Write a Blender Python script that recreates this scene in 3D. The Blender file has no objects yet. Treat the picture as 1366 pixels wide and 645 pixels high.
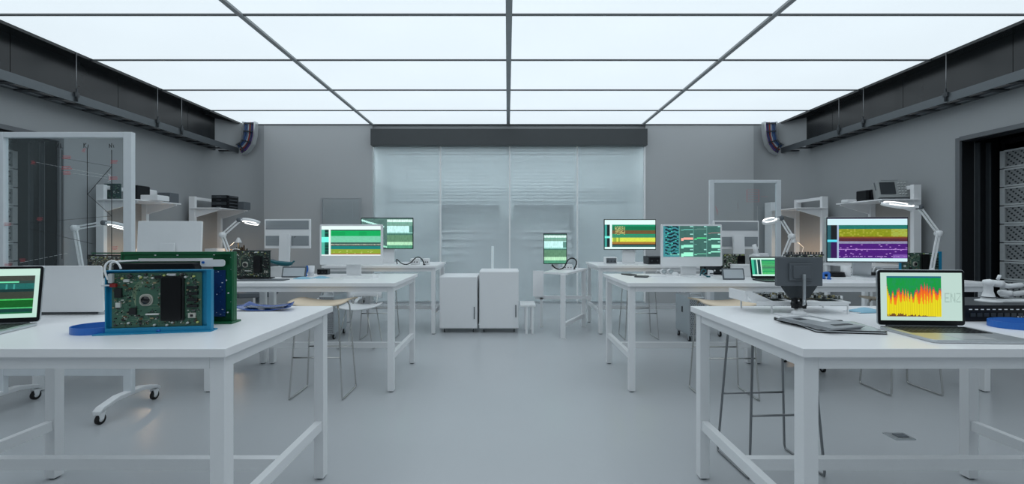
import bpy, bmesh, math, random
from mathutils import Vector, Matrix
C = bpy.context.scene.collection
scene = bpy.context.scene
R = math.radians
F, CX, CY, CH = 560.0, 677.0, 316.0, 1.273      # focal in px, principal point, camera height
ZC = 3.443                                       # ceiling height
TH = 0.9                                         # bench height
YB = 8.1                                         # back wall distance

# ------------------------------------------------------------------ camera, world, exposure
cd = bpy.data.cameras.new('camera'); cam = bpy.data.objects.new('camera', cd); C.objects.link(cam)
cam.location = (0, 0, CH); cam.rotation_euler = (R(90), 0, 0)
cd.sensor_width = 36; cd.lens = 36 * F / 1366; cd.clip_start = 0.02
cd.shift_x = 6 / 1366; cd.shift_y = -6.5 / 1366
scene.camera = cam
w = bpy.data.worlds.new('world'); scene.world = w; w.use_nodes = True
w.node_tree.nodes['Background'].inputs[0].default_value = (.5, .6, .7, 1)
w.node_tree.nodes['Background'].inputs[1].default_value = 0.05
scene.view_settings.view_transform = 'Standard'; scene.view_settings.look = 'None'
scene.view_settings.exposure = 0.05; scene.view_settings.gamma = 1.0
scene.view_settings.use_curve_mapping = False
PANEL_COL, PANEL_STR = (.815, .92, .99), 0.91

def at(x, y, Y): return Vector(((x - CX) * Y / F, Y, CH + (CY - y) * Y / F))
def tb(x, y, z=TH):                              # point on a bench top seen at pixel
    Y = (CH - z) * F / (y - CY); return Vector(((x - CX) * Y / F, Y, z))

# ------------------------------------------------------------------ materials
MATS = {}
def mat(name, col=(.8, .8, .8), rough=.5, metal=0, noise=.04, scale=20, bump=0, attr=False, emit=0, spec=.5, coat=0, rnoise=0):
    if name in MATS: return MATS[name]
    m = bpy.data.materials.new(name); m.use_nodes = True; MATS[name] = m
    nt = m.node_tree; N = nt.nodes; L = nt.links; b = N['Principled BSDF']
    b.inputs['Roughness'].default_value = rough; b.inputs['Metallic'].default_value = metal
    b.inputs['Specular IOR Level'].default_value = spec
    if coat: b.inputs['Coat Weight'].default_value = coat; b.inputs['Coat Roughness'].default_value = .1
    tc = N.new('ShaderNodeTexCoord'); nz = N.new('ShaderNodeTexNoise'); nz.inputs['Scale'].default_value = scale
    nz.inputs['Detail'].default_value = 4
    L.new(tc.outputs['Object'], nz.inputs['Vector'])
    mp = N.new('ShaderNodeMapRange'); mp.inputs[3].default_value = 1 - noise; mp.inputs[4].default_value = 1 + noise
    L.new(nz.outputs['Fac'], mp.inputs[0])
    mx = N.new('ShaderNodeVectorMath'); mx.operation = 'SCALE'; L.new(mp.outputs[0], mx.inputs['Scale'])
    if attr:
        a = N.new('ShaderNodeAttribute'); a.attribute_name = 'Col'; L.new(a.outputs['Color'], mx.inputs[0])
    else: mx.inputs[0].default_value = col
    L.new(mx.outputs[0], b.inputs['Base Color'])
    if emit:
        L.new(mx.outputs[0], b.inputs['Emission Color']); b.inputs['Emission Strength'].default_value = emit
    if rnoise:
        m2 = N.new('ShaderNodeMapRange'); m2.inputs[3].default_value = rough - rnoise; m2.inputs[4].default_value = rough + rnoise
        n2 = N.new('ShaderNodeTexNoise'); n2.inputs['Scale'].default_value = 1.3; L.new(tc.outputs['Object'], n2.inputs['Vector'])
        L.new(n2.outputs['Fac'], m2.inputs[0]); L.new(m2.outputs[0], b.inputs['Roughness'])
    if bump:
        bp = N.new('ShaderNodeBump'); bp.inputs['Strength'].default_value = bump; bp.inputs['Distance'].default_value = .01
        L.new(nz.outputs['Fac'], bp.inputs['Height']); L.new(bp.outputs[0], b.inputs['Normal'])
    return m

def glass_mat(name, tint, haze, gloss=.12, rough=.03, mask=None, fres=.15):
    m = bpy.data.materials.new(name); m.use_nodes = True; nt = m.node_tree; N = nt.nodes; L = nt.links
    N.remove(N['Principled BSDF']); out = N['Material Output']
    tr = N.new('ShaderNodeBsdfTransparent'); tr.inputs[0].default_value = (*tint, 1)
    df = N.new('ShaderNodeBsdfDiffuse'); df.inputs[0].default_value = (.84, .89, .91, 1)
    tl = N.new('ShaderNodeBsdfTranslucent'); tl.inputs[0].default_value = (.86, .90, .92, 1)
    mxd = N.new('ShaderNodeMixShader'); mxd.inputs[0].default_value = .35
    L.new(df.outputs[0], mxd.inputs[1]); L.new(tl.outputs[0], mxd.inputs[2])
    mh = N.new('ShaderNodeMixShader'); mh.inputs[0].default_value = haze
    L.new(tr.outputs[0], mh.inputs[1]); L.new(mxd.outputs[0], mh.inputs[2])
    if mask:                                                    # soft haze painted into the glass as a more opaque patch
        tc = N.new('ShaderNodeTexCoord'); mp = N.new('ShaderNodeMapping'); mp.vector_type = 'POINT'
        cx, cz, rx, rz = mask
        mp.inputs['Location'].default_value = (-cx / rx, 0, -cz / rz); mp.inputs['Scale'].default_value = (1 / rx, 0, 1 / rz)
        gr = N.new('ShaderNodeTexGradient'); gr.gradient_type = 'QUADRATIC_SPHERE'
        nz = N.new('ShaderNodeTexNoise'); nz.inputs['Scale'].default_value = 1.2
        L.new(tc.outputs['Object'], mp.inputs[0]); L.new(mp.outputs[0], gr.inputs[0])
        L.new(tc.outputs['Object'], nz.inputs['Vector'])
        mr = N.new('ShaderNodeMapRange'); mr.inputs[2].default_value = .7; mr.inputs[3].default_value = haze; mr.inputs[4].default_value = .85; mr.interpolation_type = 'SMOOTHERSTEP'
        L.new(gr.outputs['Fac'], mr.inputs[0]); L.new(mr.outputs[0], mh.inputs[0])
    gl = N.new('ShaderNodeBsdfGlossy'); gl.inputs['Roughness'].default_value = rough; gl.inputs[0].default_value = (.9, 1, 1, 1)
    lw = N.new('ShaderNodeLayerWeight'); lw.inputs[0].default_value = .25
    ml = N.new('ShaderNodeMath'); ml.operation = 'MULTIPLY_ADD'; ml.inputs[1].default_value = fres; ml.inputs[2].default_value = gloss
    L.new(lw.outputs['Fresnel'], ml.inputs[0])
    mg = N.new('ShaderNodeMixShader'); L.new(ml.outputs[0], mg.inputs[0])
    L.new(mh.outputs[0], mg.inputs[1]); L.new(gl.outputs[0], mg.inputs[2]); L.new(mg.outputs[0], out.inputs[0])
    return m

WHITE = mat('white_laminate', (.93, .93, .94), .32, noise=.015)
WMET = mat('white_powder_coat', (.87, .88, .89), .4, noise=.02, bump=.02, scale=200)
SILV = mat('brushed_aluminium', (.62, .65, .67), .35, .9, noise=.05, scale=60)
CHROME = mat('chrome', (.6, .6, .58), .22, 1)
DSTEEL = mat('dark_steel', (.28, .29, .30), .3, .9)
PLW = mat('white_plastic', (.85, .86, .87), .4, noise=.02)
PLG = mat('grey_plastic', (.11, .125, .14), .5)
PLD = mat('charcoal_plastic', (.035, .042, .048), .45)
BLK = mat('black_plastic', (.006, .007, .009), .4, spec=.3)
RUB = mat('black_rubber', (.012, .012, .013), .7)
BLUE = mat('blue_anodised_sheet', (.015, .27, .48), .38, .2)
TAPE = mat('royal_blue_plastic', (.015, .14, .52), .35)
GREENM = mat('green_painted_sheet', (.008, .12, .045), .4)
WOOD = mat('pale_birch_plywood', (.78, .65, .49), .45, noise=.12, scale=8)
COL = mat('painted_parts', attr=True, rough=.45, noise=.03)
COLM = mat('glossy_painted_parts', attr=True, rough=.25, noise=.03)
SCR = mat('lit_screen', (0, 0, 0), .3, attr=True, noise=0, emit=1.0)
for n in SCR.node_tree.links[:]:
    if n.to_socket.name == 'Base Color': SCR.node_tree.links.remove(n)
SCR.node_tree.nodes['Principled BSDF'].inputs['Base Color'].default_value = (.01, .01, .01, 1)
WALLM = mat('grey_wall', (.33, .345, .355), .42, noise=.05, scale=.8)
BWALL = mat('pale_grey_back_wall', (.48, .495, .505), .42, noise=.05, scale=.8)  # a paler base grey than the other walls
FLOORM = mat('grey_epoxy_floor', (.50, .52, .54), .24, noise=.05, scale=.9, rnoise=.07, spec=.5)
BLACKW = mat('black_wall_panel', (.006, .007, .009), .5, spec=.25)
FASC = mat('dark_satin_fascia', (.016, .019, .021), .25, 0, noise=.05, scale=2)
BEAM = mat('dark_header_beam', (.055, .062, .066), .5, noise=.06, scale=6)
CEILM = mat('ceiling_plaster_dark', (.05, .055, .06), .6)
CLEAR = glass_mat('clear_board_glass', (.94, .96, .965), .012, .015)
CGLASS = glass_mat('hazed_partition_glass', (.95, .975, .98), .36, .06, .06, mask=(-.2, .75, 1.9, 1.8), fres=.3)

# ------------------------------------------------------------------ mesh builder
class MB:
    def __init__(s): s.v = []; s.f = []; s.c = []; s.sm = []
    def add(s, vs, fs, col=(.5, .5, .5), M=None, smooth=False):
        o = len(s.v)
        for p in vs:
            p = Vector(p); s.v.append(M @ p if M is not None else p)
        for q in fs: s.f.append([o + i for i in q]); s.c.append(col); s.sm.append(smooth)
        return s
    def box(s, c, d, col=(.5, .5, .5), M=None):
        x, y, z = c; a, b, e = d[0] / 2, d[1] / 2, d[2] / 2
        vs = [(x + i * a, y + j * b, z + k * e) for i in (-1, 1) for j in (-1, 1) for k in (-1, 1)]
        return s.add(vs, [(0, 1, 3, 2), (4, 6, 7, 5), (0, 4, 5, 1), (2, 3, 7, 6), (0, 2, 6, 4), (1, 5, 7, 3)], col, M)
    def bar(s, a, b, wx, wz=None, col=(.5, .5, .5), M=None):   # square section bar from a to b
        a = Vector(a); b = Vector(b); wz = wz or wx; d = b - a
        q = d.to_track_quat('Z', 'Y').to_matrix().to_4x4()
        T = Matrix.Translation((a + b) / 2) @ q
        if M is not None: T = M @ T
        return s.box((0, 0, 0), (wx, wz, d.length), col, T)
    def tube(s, pts, r, n=8, col=(.5, .5, .5), M=None, closed=False, smooth_path=0):
        pts = [Vector(p) for p in pts]; n0 = len(pts); r0 = r
        for _ in range(smooth_path):
            q = [pts[0]]
            for i in range(len(pts) - 1): q += [pts[i].lerp(pts[i + 1], .25), pts[i].lerp(pts[i + 1], .75)]
            pts = q + [pts[-1]]
        rs = r if isinstance(r, (list, tuple)) else [r] * len(pts)
        if len(rs) != len(pts):
            rs = [r0[min(int(i * (n0 - 1) / (len(pts) - 1)), n0 - 2)] * (1 - (i * (n0 - 1) / (len(pts) - 1) - min(int(i * (n0 - 1) / (len(pts) - 1)), n0 - 2))) + r0[min(int(i * (n0 - 1) / (len(pts) - 1)), n0 - 2) + 1] * (i * (n0 - 1) / (len(pts) - 1) - min(int(i * (n0 - 1) / (len(pts) - 1)), n0 - 2)) for i in range(len(pts))]
        vs = []; up = None
        for i, p in enumerate(pts):
            t = (pts[min(i + 1, len(pts) - 1)] - pts[max(i - 1, 0)]).normalized()
            if up is None:
                up = Vector((0, 0, 1)) if abs(t.z) < .9 else Vector((1, 0, 0))
            u = t.cross(up)
            if u.length < 1e-4: u = t.cross(Vector((0, 1, .1)))
            u.normalize(); v = u.cross(t).normalized(); up = v
            for k in range(n):
                a = 2 * math.pi * k / n; vs.append(p + (u * math.cos(a) + v * math.sin(a)) * rs[i])
        fs = []
        for i in range(len(pts) - 1):
            for k in range(n): fs.append((i * n + k, i * n + (k + 1) % n, (i + 1) * n + (k + 1) % n, (i + 1) * n + k))
        fs.append(tuple(range(n))[::-1]); fs.append(tuple((len(pts) - 1) * n + k for k in range(n)))
        return s.add(vs, fs, col, M, True)
    def cyl(s, a, b, r, n=16, col=(.5, .5, .5), M=None, r2=None):
        return s.tube([a, b], [r, r if r2 is None else r2], n, col, M)
    def lathe(s, prof, c=(0, 0, 0), n=24, col=(.5, .5, .5), M=None):
        vs = []; m = len(prof)
        for (r, z) in prof:
            for k in range(n):
                a = 2 * math.pi * k / n; vs.append((c[0] + r * math.cos(a), c[1] + r * math.sin(a), c[2] + z))
        fs = [(i * n + k, i * n + (k + 1) % n, (i + 1) * n + (k + 1) % n, (i + 1) * n + k) for i in range(m - 1) for k in range(n)]
        fs.append(tuple(range(n))[::-1]); fs.append(tuple((m - 1) * n + k for k in range(n)))
        return s.add(vs, fs, col, M, True)
    def prism(s, poly, h0, h1, axis='z', col=(.5, .5, .5), M=None):   # poly of 2-D points extruded
        def P(a, b, h): return {'z': (a, b, h), 'y': (a, h, b), 'x': (h, a, b)}[axis]
        n = len(poly); vs = [P(a, b, h0) for a, b in poly] + [P(a, b, h1) for a, b in poly]
        fs = [tuple(range(n))[::-1], tuple(range(n, 2 * n))] + [(i, (i + 1) % n, n + (i + 1) % n, n + i) for i in range(n)]
        return s.add(vs, fs, col, M)
    def rrect(s, wd, hg, r, h0, h1, axis='z', c=(0, 0), col=(.5, .5, .5), M=None, k=5):
        return s.prism(rr(wd, hg, r, c, k), h0, h1, axis, col, M)
    def build(s, name, m, parent=None, bevel=0, M=None):
        me = bpy.data.meshes.new(name); me.from_pydata([tuple(v) for v in s.v], [], s.f)
        me.materials.append(m)
        bm = bmesh.new(); bm.from_mesh(me); bmesh.ops.recalc_face_normals(bm, faces=bm.faces); bm.to_mesh(me); bm.free()
        at_ = me.color_attributes.new('Col', 'FLOAT_COLOR', 'CORNER')
        for p in me.polygons:
            p.use_smooth = s.sm[p.index]; c = s.c[p.index]
            for li in p.loop_indices: at_.data[li].color = (*c, 1)
        o = bpy.data.objects.new(name, me); C.objects.link(o)
        if parent is not None: o.parent = parent
        if bevel:
            b = o.modifiers.new('bevel', 'BEVEL'); b.width = bevel; b.segments = 2; b.limit_method = 'ANGLE'; b.angle_limit = R(40)
        return o
def rr(wd, hg, r, c=(0, 0), k=5):
    p = []
    for (sx, sz, a0) in ((1, 1, 0), (-1, 1, 90), (-1, -1, 180), (1, -1, 270)):
        for i in range(k + 1):
            a = R(a0 + 90 * i / k); p.append((c[0] + sx * (wd / 2 - r) + r * math.cos(a), c[1] + sz * (hg / 2 - r) + r * math.sin(a)))
    return p
def thing(name, label, cat, loc=(0, 0, 0), rz=0, group=None):
    o = bpy.data.objects.new(name, None); C.objects.link(o); o.empty_display_size = .1
    o.location = loc; o.rotation_euler = (0, 0, R(rz)); o['label'] = label; o['category'] = cat
    if group: o['group'] = group
    return o
def struct(o): o['kind'] = 'structure'; return o
def part(o, label=None, stuff=False):
    if label: o['label'] = label
    if stuff: o['kind'] = 'stuff'
    return o
def copy_tree(o, parent=None):
    c = o.copy(); C.objects.link(c)
    if parent is not None: c.parent = parent
    for ch in [x for x in C.objects if x.parent == o]: copy_tree(ch, c)
    return c

# ------------------------------------------------------------------ room shell
XL, XR = -5.4, 5.45
NY = -3.0
m = MB(); m.box((0, (NY + 11.3) / 2, -.1), (15, 11.3 - NY, .2)); struct(m.build('floor', FLOORM))
DY0, DY1, DZ = 2.9, 5.04, 2.425
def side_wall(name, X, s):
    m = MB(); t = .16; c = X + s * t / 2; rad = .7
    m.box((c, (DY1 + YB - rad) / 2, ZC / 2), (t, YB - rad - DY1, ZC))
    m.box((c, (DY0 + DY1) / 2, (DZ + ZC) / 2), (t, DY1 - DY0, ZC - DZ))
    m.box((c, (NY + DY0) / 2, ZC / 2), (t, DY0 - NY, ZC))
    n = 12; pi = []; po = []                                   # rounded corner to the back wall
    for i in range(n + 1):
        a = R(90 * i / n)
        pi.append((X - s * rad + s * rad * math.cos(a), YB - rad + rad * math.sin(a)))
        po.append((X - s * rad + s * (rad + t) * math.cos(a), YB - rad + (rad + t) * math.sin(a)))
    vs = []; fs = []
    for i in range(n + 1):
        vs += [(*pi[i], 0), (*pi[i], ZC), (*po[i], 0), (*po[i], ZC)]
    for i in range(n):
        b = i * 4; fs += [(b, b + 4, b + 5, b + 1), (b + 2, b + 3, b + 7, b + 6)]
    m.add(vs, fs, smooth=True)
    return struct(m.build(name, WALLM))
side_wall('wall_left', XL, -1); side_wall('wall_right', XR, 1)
GX0, GX1 = at(497, 0, YB).x, at(861, 0, YB).x
GZ = at(0, 195, YB).z
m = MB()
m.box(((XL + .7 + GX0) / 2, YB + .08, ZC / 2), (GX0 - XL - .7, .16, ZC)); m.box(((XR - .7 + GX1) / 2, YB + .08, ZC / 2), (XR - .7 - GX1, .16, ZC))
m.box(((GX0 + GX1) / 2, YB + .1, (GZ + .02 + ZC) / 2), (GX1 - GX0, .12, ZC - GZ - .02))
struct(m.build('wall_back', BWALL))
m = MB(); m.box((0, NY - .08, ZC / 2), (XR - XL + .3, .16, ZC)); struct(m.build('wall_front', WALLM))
# the room beyond the glass
INW = mat('pale_inner_wall', (.74, .79, .80), .6, noise=.06, scale=2)
m = MB(); m.box((0, 11.22, ZC / 2), (6.6, .12, ZC)); struct(m.build('wall_inner', INW))
m = MB(); m.box((-3.2, 9.7, ZC / 2), (.1, 2.95, ZC)); struct(m.build('wall_inner_left', INW))
m = MB(); m.box((3.25, 9.7, ZC / 2), (.1, 2.95, ZC)); struct(m.build('wall_inner_right', INW))
# ceiling slab above the light panels
m = MB(); m.box((0, (NY + 11.3) / 2, ZC + .13), (15, 11.3 - NY, .12)); struct(m.build('ceiling', CEILM))
CXS = [at(x, 0, YB).x for x in (325, 497, 678, 857, 1035)]
CYS = [8.09, 7.2, 6.2, 5.15, 4.1, 3.05, 2.0, .95, -.1, -1.15, -2.2, -2.98]
def emis(name, col, st):
    m = bpy.data.materials.new(name); m.use_nodes = True; N = m.node_tree.nodes; L = m.node_tree.links
    b = N['Principled BSDF']; b.inputs['Base Color'].default_value = (.2, .2, .2, 1); b.inputs['Roughness'].default_value = .5
    tc = N.new('ShaderNodeTexCoord'); nz = N.new('ShaderNodeTexNoise'); nz.inputs['Scale'].default_value = .7
    L.new(tc.outputs['Object'], nz.inputs['Vector']); mp = N.new('ShaderNodeMapRange')
    mp.inputs[3].default_value = st * .95; mp.inputs[4].default_value = st * 1.05
    L.new(nz.outputs['Fac'], mp.inputs[0]); L.new(mp.outputs[0], b.inputs['Emission Strength'])
    b.inputs['Emission Color'].default_value = (*col, 1); return m
DIFF = emis('luminous_ceiling_film', PANEL_COL, PANEL_STR)
GRID = mat('grey_ceiling_profile', (.34, .36, .37), .5); THIN = mat('thin_dark_joint', (.10, .11, .115), .5)
rown = ['row against the back wall', 'second row from the back wall', 'third row from the back wall', 'fourth row from the back wall', 'nearest row in the photo, cut by its top edge'] + ['row above and behind the camera, number %s back' % k for k in 'one two three four five six'.split()]
coln = ['far left column', 'column just left of the centre profile', 'column just right of the centre profile', 'far right column']
for j in range(len(CYS) - 1):
    for i in range(4):
        x0, x1, y1, y0 = CXS[i], CXS[i + 1], CYS[j], CYS[j + 1]
        t = thing('ceiling_light_panel', 'luminous white ceiling panel, %s, %s' % (rown[j], coln[i]), 'ceiling light', ((x0 + x1) / 2, (y0 + y1) / 2, ZC), 0, 'luminous ceiling panels')
        m = MB(); m.box((0, 0, .012), (x1 - x0 - .03, y1 - y0 - .012, .012)); m.build('diffuser', DIFF, t)
        m = MB()
        for q in (-1, 1):
            m.box((q * ((x1 - x0) / 2 - .008), 0, .04), (.012, y1 - y0 - .02, .05)); m.box((0, q * ((y1 - y0) / 2 - .007), .04), (x1 - x0 - .03, .010, .05))
        m.build('frame', SILV, t)
for k, x in enumerate(CXS[1:4]):
    wd = .062 if k == 1 else .05
    m = MB(); m.box((x, (NY + 8.09) / 2, ZC - .004), (wd, 8.09 - NY, .028)); struct(m.build('trim_%d' % (k + 1), GRID))
m = MB()
for y in CYS: m.box(((CXS[0] + CXS[4]) / 2, y, ZC + .002), (CXS[4] - CXS[0], .022, .02))
struct(m.build('trim_4', THIN))
# fascia: dark panels from the ceiling edge down to the cable tray, left and right
ZT = 2.98
for nm, X, s in (('trim_5', CXS[0], -1), ('trim_6', CXS[4], 1)):
    m = MB(); y = NY
    while y < YB - .5:
        y2 = min(y + 1.25, YB - .45); m.box((X + s * .25, (y + y2) / 2, (ZC + ZT - .06) / 2), (.02, y2 - y - .006, ZC - ZT + .06)); y = y2
    m.box((X + s * .01, (NY + YB) / 2, ZC - .004), (.02, YB - NY, .03))
    m.box((X + s * .14, (NY + YB - .7) / 2, ZC + .01), (.26, YB - .7 - NY, .02))
    struct(m.build(nm, FASC))
# header beam above the glass
m = MB(); b0, b1 = at(495, 172, 7.98), at(863, 194, 7.98)
m.box(((b0.x + b1.x) / 2, 8.02, (b0.z + b1.z) / 2), (b1.x - b0.x, .16, b0.z - b1.z)); struct(m.build('trim_7', BEAM, bevel=.004))
# glass partition: four panes
PX = [GX0 + .02] + [at(x, 0, YB).x for x in (588, 680, 770)] + [GX1 - .02]
EDGE = mat('pale_glass_edge', (.95, .97, .97), .5)
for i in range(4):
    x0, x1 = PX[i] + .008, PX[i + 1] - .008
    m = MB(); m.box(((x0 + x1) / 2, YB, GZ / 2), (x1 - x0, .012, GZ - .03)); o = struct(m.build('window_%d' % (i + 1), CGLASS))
    m = MB(); m.box((x1 + .006, YB - .014, GZ / 2), (.032, .03, GZ - .02)); m.build('window_edge', EDGE, o)
    m = MB(); m.box(((x0 + x1) / 2, YB - .01, .02), (x1 - x0, .04, .04)); m.build('window_rail', SILV, o)
for X, s, n in ((XL, -1, 1), (XR, 1, 2)):                        # black rack recesses behind the side walls
    m = MB(); e = X + s * 1.5; c = X + s * .75
    m.box((e, (DY0 + DY1) / 2, 1.4), (.1, DY1 - DY0 + .2, 2.8)); m.box((c + s * .08, DY1 + .05, 1.4), (1.34, .1, 2.8))
    m.box((c + s * .08, DY0 - .05, 1.4), (1.34, .1, 2.8)); m.box((c + s * .08, (DY0 + DY1) / 2, 2.75), (1.34, DY1 - DY0 + .2, .1))
    o = struct(m.build('door_%d' % n, BLACKW))
    m = MB(); m.box((X - s * .012, DY1 + .02, DZ / 2 + .01), (.03, .05, DZ + .06)); m.box((X - s * .012, (DY0 + DY1) / 2, DZ + .025), (.03, DY1 - DY0, .05)); m.box((X - s * .012, DY0 - .02, DZ / 2 + .01), (.03, .05, DZ + .06))
    m.build('door_frame', mat('frame_grey', (.12, .13, .14), .4), o)
    m = MB(); m.box((X + s * .07, DY1 - .006, DZ / 2), (.14, .012, DZ)); m.box((X + s * .07, (DY0 + DY1) / 2, DZ - .006), (.14, DY1 - DY0, .012)); m.build('door_lining', BLACKW, o)
    m = MB()
    for k in (.17, .3): m.box((X + s * k, DY1 - .02, 1.2), (.02, .04, 2.4))
    m.build('door_edge', PLD, o)

# ------------------------------------------------------------------ lab benches
def bench(label, cx, cy, group='white steel lab benches'):
    t = thing('lab_bench', label, 'table', (cx, cy, 0), 0, group)
    W, D = 1.5, .87
    m = MB(); m.box((0, 0, TH - .015), (W, D, .03)); m.build('tabletop', WHITE, t, bevel=.002)
    m = MB()
    for q in (-1, 1):
        m.box((0, q * (D / 2 - .046), TH - .053), (W - .142, .04, .046)); m.box((q * (W / 2 - .045), 0, TH - .053), (.04, D - .152, .046))
    m.build('apron', WMET, t, bevel=.0015)
    for sx in (-1, 1):
        for sy in (-1, 1):
            x, y = sx * (W / 2 - .045), sy * (D / 2 - .05)
            l = MB().box((x, y, (TH - .0305 + .008) / 2), (.05, .05, TH - .0385)).build('leg', WMET, t, bevel=.002)
            MB().cyl((x, y, 0), (x, y, .009), .02, 12).build('foot', PLG, l)
        MB().box((sx * (W / 2 - .045), 0, .285), (.035, D - .15, .05)).build('stretcher', WMET, t, bevel=.0015)
    MB().box((0, 0, .285), (W - .125, .035, .05)).build('stretcher', WMET, t, bevel=.0015)
    return t
FYc, MYc, TYc = 1.84, 3.855, 5.915
b0 = bench('white lab bench in the left foreground holding the blue-framed circuit board', -1.695, FYc)
def bcopy(label, cx, cy):
    o = copy_tree(b0); o.location = (cx, cy, 0); o['label'] = label; return o
bcopy('white lab bench in the right foreground holding the open laptop with yellow graph', 1.74, FYc)
bcopy('white bench in the left middle row, under the white desktop computer with green screen', -1.667, MYc)
bcopy('white bench in the left middle row, outer one next to the left wall side', -3.172, MYc)
bcopy('white bench in the right middle row, under the desktop computer with tiled chart screen', 1.73, MYc)
bcopy('white bench in the right middle row, outer one under the purple and olive screen', 3.235, MYc)
bcopy('white bench in the back row left of the glass partition centre, beside the white cabinets', -1.68, TYc)
bcopy('white bench in the back row right, under the thin black monitor with yellow bands', 1.93, TYc)

# ------------------------------------------------------------------ side benches with a shelf
SHB = mat('beige_back_panel', (.42, .39, .36), .6)
def wall_bench(label, s, X, y0, y1):
    t = thing('shelf_workstation', label, 'workbench', (X, y0, 0), 0, 'wall benches with a shelf')
    L = y1 - y0; dp = .72                                     # s=+1: opens toward +x (left wall)
    MB().box((s * dp / 2, L / 2, TH - .015), (dp, L, .03)).build('tabletop', WHITE, t, bevel=.002)
    for a in (.03, dp - .03):
        for b in (.03, L - .03): MB().box((s * a, b, (TH - .03) / 2), (.05, .05, TH - .03)).build('leg', WMET, t, bevel=.002)
    zt, zs = CH + .68, CH + .475
    for b in (.03, L - .03):
        MB().box((s * .03, b, (zt + TH) / 2), (.10, .05, zt - TH)).build('upright', WMET, t, bevel=.003)
        m = MB(); m.prism([(s * .06, zs), (s * .50, zs), (s * .50, zs - .02), (s * .06, zs - .15)], b - .008, b + .008, 'y'); m.build('bracket', WMET, t)
    MB().box((s * .03, L / 2, zt - .03), (.05, L - .08, .05)).build('top_bar', WMET, t, bevel=.003)
    MB().box((s * .27, L / 2, zs + .008), (.5, L + .06, .016)).build('shelf', WHITE, t, bevel=.002)
    MB().box((s * .005, L / 2, (zs + TH) / 2), (.012, L - .08, zs - TH)).build('back_panel', SHB, t)
    return t
ZS = CH + .475 + .016
wall_bench('white shelf workstation at the left wall, nearer one seen past the glass board post', 1, -5.3, 5.42, 6.12)
wall_bench('white shelf workstation at the left wall, farther one carrying the stacked black drawers', 1, -5.3, 7.0, 7.7)
wall_bench('white shelf workstation at the right wall, nearer one carrying the oscilloscope', -1, 5.33, 5.42, 6.12)
wall_bench('white shelf workstation at the right wall, farther one behind the standing glass board', -1, 5.33, 7.0, 7.7)

# ------------------------------------------------------------------ perforated metal
def perf(name, col, hole, scale, th=.32):
    m = mat(name, col, .45, .3, noise=0); nt = m.node_tree; N = nt.nodes; L = nt.links
    tc = N.new('ShaderNodeTexCoord'); v = N.new('ShaderNodeTexVoronoi'); v.inputs['Scale'].default_value = scale; v.inputs['Randomness'].default_value = 0
    mp = N.new('ShaderNodeMapping'); mp.inputs['Rotation'].default_value = (R(45), R(0), R(45)); L.new(tc.outputs['Object'], mp.inputs[0]); L.new(mp.outputs[0], v.inputs['Vector'])
    lt = N.new('ShaderNodeMath'); lt.operation = 'LESS_THAN'; lt.inputs[1].default_value = th; L.new(v.outputs['Distance'], lt.inputs[0])
    mx = N.new('ShaderNodeMixRGB'); mx.inputs[1].default_value = (*col, 1); mx.inputs[2].default_value = (*hole, 1)
    L.new(lt.outputs[0], mx.inputs[0]); L.new(mx.outputs[0], N['Principled BSDF'].inputs['Base Color']); return m
RPERF = perf('perforated_server_face', (.30, .32, .33), (.035, .04, .045), 30, .42)
TPERF = perf('perforated_tower_face', (.42, .44, .46), (.05, .055, .06), 60, .34)
RFR = mat('server_frame_grey', (.55, .58, .59), .45, .2)
LED = mat('tiny_green_light', (.2, 1, .6), .3, emit=1.2, noise=0)
def rack(label, X, y, s):                                      # s=-1 faces -x (right wall)
    t = thing('server_rack', label, 'server rack', (X, y, 0), 0, 'server racks in the wall recesses')
    D, Wd = .8, .6
    m = MB()
    for b in (.02, Wd - .02):
        for a in (.03, D - .03): m.box((-s * a, b, 1.22), (.04, .04, 2.4))
    for z in (.04, 2.4):
        m.box((-s * D / 2, .02, z), (D, .04, .05)); m.box((-s * D / 2, Wd - .02, z), (D, .04, .05)); m.box((-s * .03, Wd / 2, z), (.04, Wd, .05))
    m.build('cabinet_frame', BLK, t)
    MB().box((-s * D / 2, Wd / 2, .28), (D - .1, Wd - .08, .44)).build('base_plinth', BLK, t)
    for k in range(8):
        z = .56 + k * .2175; u = MB()
        u.box((-s * (D / 2 - .02), Wd / 2, z + .1), (D - .06, Wd - .1, .2))
        for yy in (.03, Wd - .03): u.box((s * .004, yy, z + .104), (.02, .05, .205))
        for zz in (.008, .2): u.box((s * .008, Wd / 2, z + zz), (.02, Wd - .1, .02))
        o = u.build('server_unit', RFR, t)
        MB().box((s * .003, Wd / 2, z + .104), (.012, Wd - .14, .175)).build('vent_grille', RPERF, o)
        v = MB()
        for q in range(5): v.box((s * .016, Wd - .03, z + .03 + q * .036), (.004, .008, .012))
        v.build('status_light', mat('pale_latch', (.5, .55, .55), .4), o)
    return t
posn = ['at the far end of the recess', 'in the middle of the recess', 'at the near end of the recess']
for k in range(3):
    rack('grey perforated server rack, right wall recess, ' + posn[k], 5.86, 5.0 - .61 * (k + 1), -1)
    rack('grey perforated server rack, left wall recess, ' + posn[k], -5.83, 5.0 - .61 * (k + 1), 1)

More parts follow.
